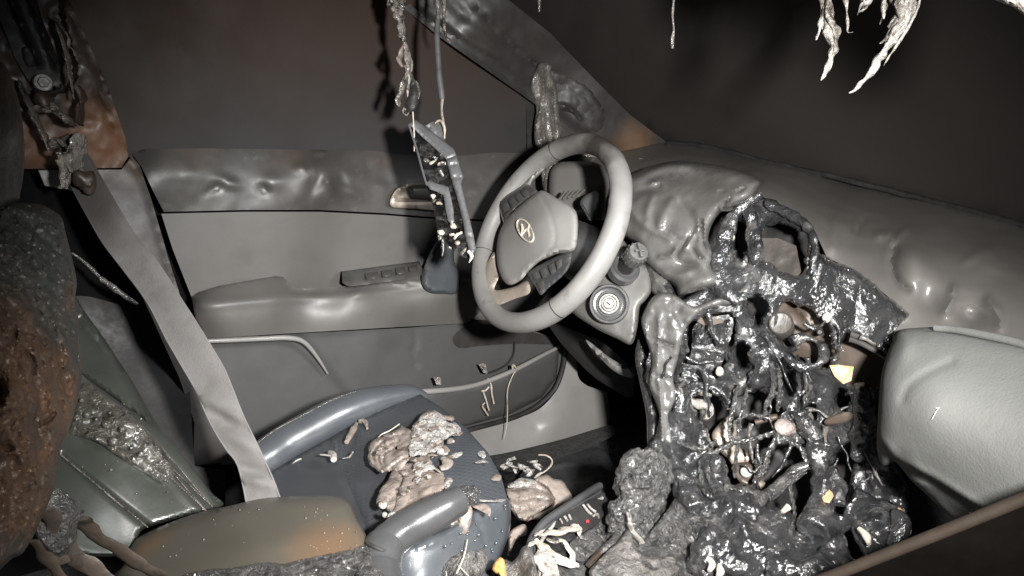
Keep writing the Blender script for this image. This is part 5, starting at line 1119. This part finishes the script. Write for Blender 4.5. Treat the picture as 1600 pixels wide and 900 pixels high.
# hanging legs and black drips of the stack
for t, r in (('1283,690 1284,730 1282,780 1276,810 1270,830', [.022, .014, .013, .020, .022]), ('1030,690 1050,730 1075,770 1090,800', [.016, .018, .02, .016]), ('1345,600 1352,650 1346,690 1336,720', [.014, .016, .014, .006]), ('1300,730 1310,760 1312,790', [.01, .011, .01]),
             ('1360,810 1345,830 1362,870 1366,900', [.008, .012, .010, .008]), ('1400,800 1406,820 1398,850 1402,870', [.006, .013, .010, .005]), ('1398,786 1402,778', [.005, .005]), ('1096,716 1118,735 1126,752', [.016, .02, .012]), ('1250,640 1262,670 1276,690', [.016, .014, .014]), ('1180,545 1192,575 1176,605', [.014, .018, .012])):
    mb = MB(); mb.tube(onK(t, .012), r, 12, 6, .55, 45); mb.build('melted_strand', M['gloss_melt'], st, fuse=.003, disp=[(.018, .008)])
lm = MB(); random.seed(11)
for x, y, r in ((1120, 735, .02), (1135, 790, .022), (1170, 800, .022), (1150, 830, .026), (1190, 850, .03), (1225, 860, .028), (1120, 850, .026), (1255, 880, .026), (1160, 880, .03), (1215, 820, .022), (1095, 790, .02), (1290, 870, .022), (1280, 900, .028), (1330, 900, .022), (1100, 880, .024), (1230, 905, .03), (1170, 830, .018), (1185, 815, .018)):
    k = random.uniform(.6, 1.3)
    lm.blob(at(x, y, FK(np.array([(x, y)]))[0]-.012), (r*k, r/k**.5, r*random.uniform(.6, 1.2)), .5, 30, 3)
lm.build('black_lump', M['gloss_melt'], st, fuse=.0032, disp=[(.022, .016), (.010, .004)])
mb = MB(); mb.blob(at(1121, 727, FK(np.array([(1121, 727)]))[0]-.032), (.014, .011, .016), .15, 30, 3); mb.build('glossy_bulb', M['gloss_melt'], st)
relief('black_plate', L('1186,800 1200,792 1230,815 1228,850 1205,880 1190,860 1180,830'), [(a, b, d-.036) for a, b, d in KC], M['gloss_melt'], st, step=4, thick=.008, rnd=(3, .004))
for t in ('1104,872 1112,880 1108,892', '1124,882 1126,892 1122,900', '1342,826 1352,836 1358,850', '1222,800 1232,792'):
    mb = MB(); mb.tube(onK(t, .04), [.003, .005, .003][:len(L(t))], 8, 4, .3, 80); mb.build('pale_chip', M['cream'], st)
relief('black_side', L('1340,700 1366,650 1385,660 1400,720 1420,770 1412,830 1400,880 1380,920 1330,920 1362,860 1352,826 1318,832 1320,800'), [(1366, 650, 1.10), (1420, 770, 1.05), (1380, 900, 1.0), (1330, 830, 1.06)], M['gloss_melt'], st, step=4, thick=.01, rnd=(6, .012), noise=[(20, .016, 'f'), (50, .008, 'r')], jit=.2)
mb = MB(); mb.tube(pipe([(1396, 795), (1404, 806), (1412, 826), (1408, 838)], [1.0, 1.0, 1.0, 1.0]), [.006, .009, .009, .006], 10, 5, .3, 60); mb.build('rusty_stub', M['copper'], st)

# ------------------------------------------------------------------ airbag
ab = thing('passenger_airbag', 'pale grey deployed passenger airbag bulging from the dashboard', 'airbag', at(1520, 800, .78))
ao = ZA('228,76 300,68 360,66 420,72 520,92 700,130 760,200 760,900 560,900 440,750 330,640 270,585 215,520 185,528 165,524 150,470 153,380 158,300 165,230 180,170 205,110')
AB = [(1405, 520, .90), (1480, 515, .86), (1640, 560, .74), (1372, 690, .86), (1378, 600, .845), (1450, 640, .765), (1540, 660, .715), (1640, 700, .655), (1450, 750, .81), (1550, 820, .735), (1640, 860, .68), (1520, 560, .79), (1430, 570, .82)]
relief('cushion', ao, AB, M['bag'], ab, step=4.5, thick=.03, rnd=(26, .03), noise=[(8, .003, 'n'), (22, .0006, 'f')],
       feats=[('g', *ZA('420,690')[0], 40, 10, 35, -.012), ('g', *ZA('300,590')[0], 20, 5, 20, .008), ('g', *ZA('220,570')[0], 14, 6, 60, -.01), ('h', ZA('150,445 170,462 215,515 270,545 340,580 420,630 500,680 600,740'), -.03, 16), ('c', ZA('170,455 215,508 270,538 340,573 420,623 500,673 560,708'), 8, .004), ('c', ZA('235,310 258,262 318,220 400,182'), 7, -.003), ('g', 1412, 545, 16, 22, 30, .006), ('g', *ZA('250,540')[0], 14, 6, 30, -.01), ('c', ZA('330,640 370,690 440,750'), 4, -.008), ('c', ZA('355,70 450,85 560,105 700,140'), 4, -.01), ('c', ZA('360,60 460,72 600,100 700,122'), 4, .008)])
mb = MB(); mb.tube([at(x, y, Field(AB)(np.array([(x, y)]))[0]+.004) for x, y in ZA('345,70 400,74 460,84 560,104 640,124 720,150')], .0045, 10, 6, .15, 40); mb.build('piping', M['bag'], ab)
mb = MB(); mb.tube([at(x, y, Field(AB)(np.array([(x, y)]))[0]-.002) for x, y in ZA('334,376 342,361 350,347 358,336 347,339')], .0004, 6); mb.build('thread', M['cream'], ab)

# ------------------------------------------------------------------ near door frame edge, bottom right
nf = thing('near_door_frame', 'dark brown door frame edge crossing in front of the grey airbag', 'door frame', at(1600, 900, .62))
relief('frame_face', [(1262, 914), (1310, 897), (1400, 861), (1500, 821), (1600, 780), (1700, 742), (1700, 1000), (1240, 1000)], [(1300, 893, .71), (1600, 772, .605), (1350, 960, .72), (1650, 900, .63)], M['brown_edge'], nf, step=9, thick=.03, spline=False)
mb = MB(); mb.tube(pipe([(1240, 923), (1310, 896), (1400, 860), (1500, 820), (1600, 779), (1700, 741)], [.727, .705, .672, .637, .603, .570]), .0055, 14); mb.build('frame_lip', M['rim_brown'], nf)


# ------------------------------------------------------------------ mirror remains on their wires
mr = thing('mirror_shell', 'broken black mirror housing dangling on a wire before the steering wheel', 'mirror', at(692, 300, 1.18))
MC = [(642, 190, 1.2), (665, 187, 1.21), (745, 390, 1.16), (700, 400, 1.16), (715, 260, 1.195), (660, 280, 1.19)]
def ZM(t): return L(t, 610, 125, 2.175)
relief('housing', ZM('63,150 108,195 150,232 190,270 206,335 226,400 246,480 258,545 268,608 240,600 215,582 165,522 150,450 138,400 122,355 110,310 90,240'), [(a, b, d+.010) for a, b, d in MC], M['mirror_black'], mr, step=3, thick=.02, spline=False, noise=[(45, .010, 'f'), (100, .004, 'r')], jit=.2)
relief('shell_top', ZM('62,150 74,140 86,135 150,183 214,233 224,255 208,263 190,270 150,230 108,193'), MC, M['mirror_edge'], mr, step=3, thick=.034, spline=False, rnd=(2, .002))
relief('shell_side', ZM('189,271 207,264 224,256 236,292 248,328 240,352 254,412 272,482 283,530 291,574 284,590 272,600 262,560 256,540 244,470 226,398 206,335'), MC, M['mirror_edge'], mr, step=3, thick=.036, spline=False, rnd=(2.5, .003), feats=[('c', ZM('192,298 215,286 236,294'), 2, -.003), ('c', ZM('208,336 225,330 244,340'), 2, -.003), ('c', ZM('250,540 270,530 284,535'), 2, -.003)])
relief('inner_bar', ZM('120,350 132,342 160,352 196,362 206,400 214,440 216,480 208,492 196,478 188,440 180,392 158,380 134,372'), [(a, b, d-.002) for a, b, d in MC], M['mirror_edge'], mr, step=3, thick=.02, spline=False, rnd=(2, .002))
relief('clip', ZM('118,156 138,144 158,138 172,150 184,190 184,206 160,190'), [(a, b, d+.014) for a, b, d in MC], M['mirror_edge'], mr, step=3, thick=.03, spline=False, feats=[('c', ZM('130,160 172,198'), 2, -.004)])
mb = MB(); mb.tube([at(*p, Field(MC)(np.array([p]))[0]-.001) for p in ZM('63,152 78,200 92,245 110,312 124,358')], .0018, 6); mb.build('shell_rim', M['mirror_edge'], mr)
random.seed(21)
for x, y, r, l in ((65, 195, 8, 22), (85, 205, 7, 16), (95, 190, 6, 14), (128, 180, 5, 18), (122, 245, 7, 28), (130, 205, 6, 12), (112, 210, 4, 14), (90, 335, 6, 16), (115, 360, 7, 18), (95, 350, 4, 12), (120, 470, 9, 24), (112, 490, 6, 18), (185, 480, 9, 34), (170, 445, 8, 14), (150, 420, 6, 12), (205, 540, 8, 26), (155, 530, 5, 20), (160, 480, 5, 12), (125, 520, 4, 26), (140, 165, 5, 10), (180, 510, 6, 12)):
    a = random.uniform(0, 3); m = random.choice(('tan_melt', 'cream', 'drip_grey', 'drip_mid'))
    P = Z5(f'{x-l/2*math.cos(a)},{y-l/2*math.sin(a)} {x},{y} {x+l/2*math.cos(a)},{y+l/2*math.sin(a)}')
    mb = MB(); mb.tube([at(*p, Field(MC)(np.array([p]))[0]+.004+random.uniform(-.004, .006)) for p in P], [r*.0005, r*.0008, r*.0004], 7, 3, 1.0, 110, .55); mb.build('burnt_fragment', M[m], mr, sharp=80)
mb = MB(); mb.tube(pipe(Z5('125,495 128,530 124,560'), [1.15]*3), [.002, .0016, .001], 6, 4, .3, 90); mb.build('drip', M['drip_dark'], mr)
mb = MB(); mb.tube(pipe(Z5('222,540 236,560 226,585'), [1.145]*3), [.003, .003, .001], 6, 4, .4, 90); mb.build('drip', M['drip_white'], mr)

wr = thing('mirror_wire', 'grey sheathed wire from the roof holding the mirror housing', 'wire', at(690, 0, 1.22))
mb = MB(); mb.tube(pipe(ZH('852,90 848,150 850,220 855,300 860,370 868,430 872,465'), [1.22]*7), [.0042, .0052, .0052, .0052, .0054, .0056, .005], 10, 6, .08, 60); mb.build('sheath', M['mirror_edge'], wr)
mb = MB(); mb.tube(pipe(ZH('848,-60 850,0 854,50 852,92'), [1.22]*4), [.005, .005, .0042, .004], 10, 6, .4, 90, hang=True); mb.build('melted_top', M['drip_dark'], wr)
mb = MB(); mb.tube(pipe(ZH('874,462 870,500 872,540 880,580 884,650'), [1.22]*5), [.003, .002, .0022, .002, .002], 8, 6, .3, 90); mb.build('bare_core', M['tan_melt'], wr)
mb = MB(); mb.tube(pipe(ZH('838,578 860,566 876,580 884,610 882,650'), [1.215]*5), [.002, .004, .005, .0045, .002], 8, 6, .3, 90, .5); mb.build('curled_sleeve', M['cream'], wr)
mb = MB(); mb.tube(pipe(ZH('882,-60 880,0 880,60 882,130 890,170 912,202'), [1.24]*6), [.0045, .0045, .003, .0025, .002, .001], 8, 6, .4, 90, hang=True); o = mb.build('hanging_strand', M['drip_grey'], None, sharp=80); tag(o, 'pale curling strand hanging just right of the sheathed mirror wire', 'strand')
hc = thing('knotted_cable', 'melted cable with a knotted black end hanging left of the mirror wire', 'cable', at(636, 0, 1.22))
for t, r, m in (('640,-60 655,0 668,60 680,120 690,170 702,220 712,280 715,330', [0.0081, 0.0108, 0.0108, 0.0081, 0.0081, 0.0054, 0.0068, 0.0081], 'drip_grey'), ('675,-60 682,0 685,40 678,70', [0.0068, 0.0068, 0.0041, 0.0027], 'drip_grey'), ('692,210 680,250 672,285 690,315', [0.0027, 0.0081, 0.0095, 0.0041], 'tan_melt'), ('715,230 722,270 728,310 722,340', [0.0027, 0.0041, 0.0054, 0.0054], 'drip_grey'),
                ('715,330 700,380 680,430 665,480 672,500', [0.0068, 0.0081, 0.0095, 0.0095, 0.0054], 'drip_grey'), ('718,335 735,380 755,400 762,450 745,495', [0.0054, 0.0068, 0.0068, 0.0068, 0.0054], 'drip_dark'), ('722,350 715,420 712,480 705,520', [0.0041, 0.0041, 0.0041, 0.0054], 'drip_white'), ('740,380 730,440 735,500', [0.0041, 0.0041, 0.0041], 'drip_grey'), ('695,505 690,525 705,540 718,525', [0.0020, 0.0027, 0.0027, 0.0020], 'drip_white')):
    mb = MB(); mb.tube(pipe(ZH(t), [1.22]*len(ZH(t))), r, 10, 6, .8, 100, .4, hang=ZH(t)[0][1] < -5); mb.build('strand', M[m], hc, sharp=80)
mb = MB(); mb.tube(pipe(ZH('745,400 740,450 728,500 712,525'), [1.22]*4), [.005, .010, .011, .006], 10, 5, .3, 60); mb.build('black_knot', M['black'], hc)
mb = MB(); mb.tube(pipe(ZH('735,525 738,570 742,640 742,710'), [1.2]*4), [.0014, .001, .0012, .0008], 6); o = mb.build('thread', M['cream'], None); tag(o, 'fine pale thread below the knotted cord beside the mirror housing', 'thread')

# ------------------------------------------------------------------ torn headlining hanging at the top right
hl = thing('torn_headlining', 'white torn shreds of headlining hanging from the roof, upper right', 'headlining', at(1360, -30, .62))
random.seed(31)
for k in range(16):
    base = random.choice(('1215,-30 1228,20 1215,60 1195,100 1170,140', '1245,-30 1240,40 1215,95 1185,150', '1000,-40 1004,40 1012,110 1010,170', '1100,-40 1112,10 1104,30', '1170,-40 1172,30 1168,60', '1265,-40 1255,40 1230,90'))
    P = [(x+random.uniform(-7, 7), y+random.uniform(-6, 6)) for x, y in ZT(base)]
    mb = MB(); mb.tube(pipe(P, [.62+random.uniform(-.01, .01)]*len(P)), [random.uniform(.001, .004) for _ in P[:-1]]+[.0006], 8, 6, 1.0, 140, .5); mb.build('shred', M[random.choice(('lining_pale', 'lining', 'lining'))], hl, sharp=80)
for t, r, m in (('1000,-60 1000,0 998,50 1010,90 1018,130 1012,180 995,220 980,246', [0.0062, 0.0056, 0.0050, 0.0062, 0.0062, 0.0037, 0.0025, 0.0006], 'lining'), ('975,-40 985,30 978,80 966,122', [0.0037, 0.0025, 0.0022, 0.0006], 'lining_pale'), ('1020,-40 1005,20 990,60 985,90', [0.0019, 0.0015, 0.0012, 0.0006], 'lining_pale'), ('1062,-60 1056,0 1060,40 1062,80 1062,98 1078,98', [0.0037, 0.0037, 0.0025, 0.0019, 0.0009, 0.0006], 'lining'),
                ('1150,-60 1130,0 1105,15 1092,45', [0.0037, 0.0043, 0.0025, 0.0012], 'lining_pale'), ('1172,-60 1170,0 1178,20 1168,50 1160,75', [0.0037, 0.0031, 0.0025, 0.0019, 0.0006], 'lining'), ('1225,-60 1228,0 1225,50 1205,70 1185,82', [0.0087, 0.0081, 0.0062, 0.0037, 0.0019], 'lining'), ('1290,-60 1282,0 1262,55 1240,95 1218,130 1190,170 1172,200', [0.0031, 0.0028, 0.0025, 0.0025, 0.0025, 0.0019, 0.0006], 'lining_pale'),
                ('1250,-60 1246,0 1238,50 1222,90 1195,120 1178,150 1160,175 1140,210 1110,245 1085,272 1066,284', [0.0050, 0.0062, 0.0062, 0.0056, 0.0062, 0.0050, 0.0056, 0.0043, 0.0031, 0.0025, 0.0006], 'lining_pale'), ('1200,70 1195,110 1190,130', [0.0025, 0.0037, 0.0025], 'lining')):
    mb = MB(); mb.tube(pipe(ZT(t), [.62]*len(ZT(t))), r, 12, 7, 1.1, 130, .5); mb.build('shred', M[m], hl, sharp=80)
relief('lining_flap', rag(L('1240,-28 1300,-24 1360,-26 1420,-22 1480,-30 1490,-130 1360,-170 1230,-140'), 6, 6), [(1240, -28, .62), (1480, -28, .62), (1360, -170, .64)], M['lining'], hl, step=7, thick=.012, spline=False, noise=[(30, .006, 'f')])
o = relief('roof_lining_edge', L('1560,-40 1540,-10 1565,4 1585,12 1610,30 1680,60 1680,-80 1580,-80'), [(1545, 0, .50), (1620, 40, .48), (1620, -40, .48)], M['drip_white'], None, step=5, thick=.02, rnd=(8, .01), noise=[(30, .006, 'f')])
tag(o, 'bright white lump of roof lining in the extreme upper right corner', 'headlining')
for t, lb, r, d in (('532,-40 532,0 528,40 532,90 528,115 528,148', 'thin dark thread hanging from the roof before the windscreen', [.0012, .0012, .001, .001, .0018, .0012], .8), ('122,-40 122,0 122,36', 'short dark thread at the top of the slanting windscreen pillar', [.002, .002, .001], 1.0)):
    mb = MB(); mb.tube(pipe(ZT(t), [d]*len(ZT(t))), r, 6, 5, .3, 90, hang=True); o = mb.build('thread', M['drip_dark'], None); tag(o, lb, 'thread')
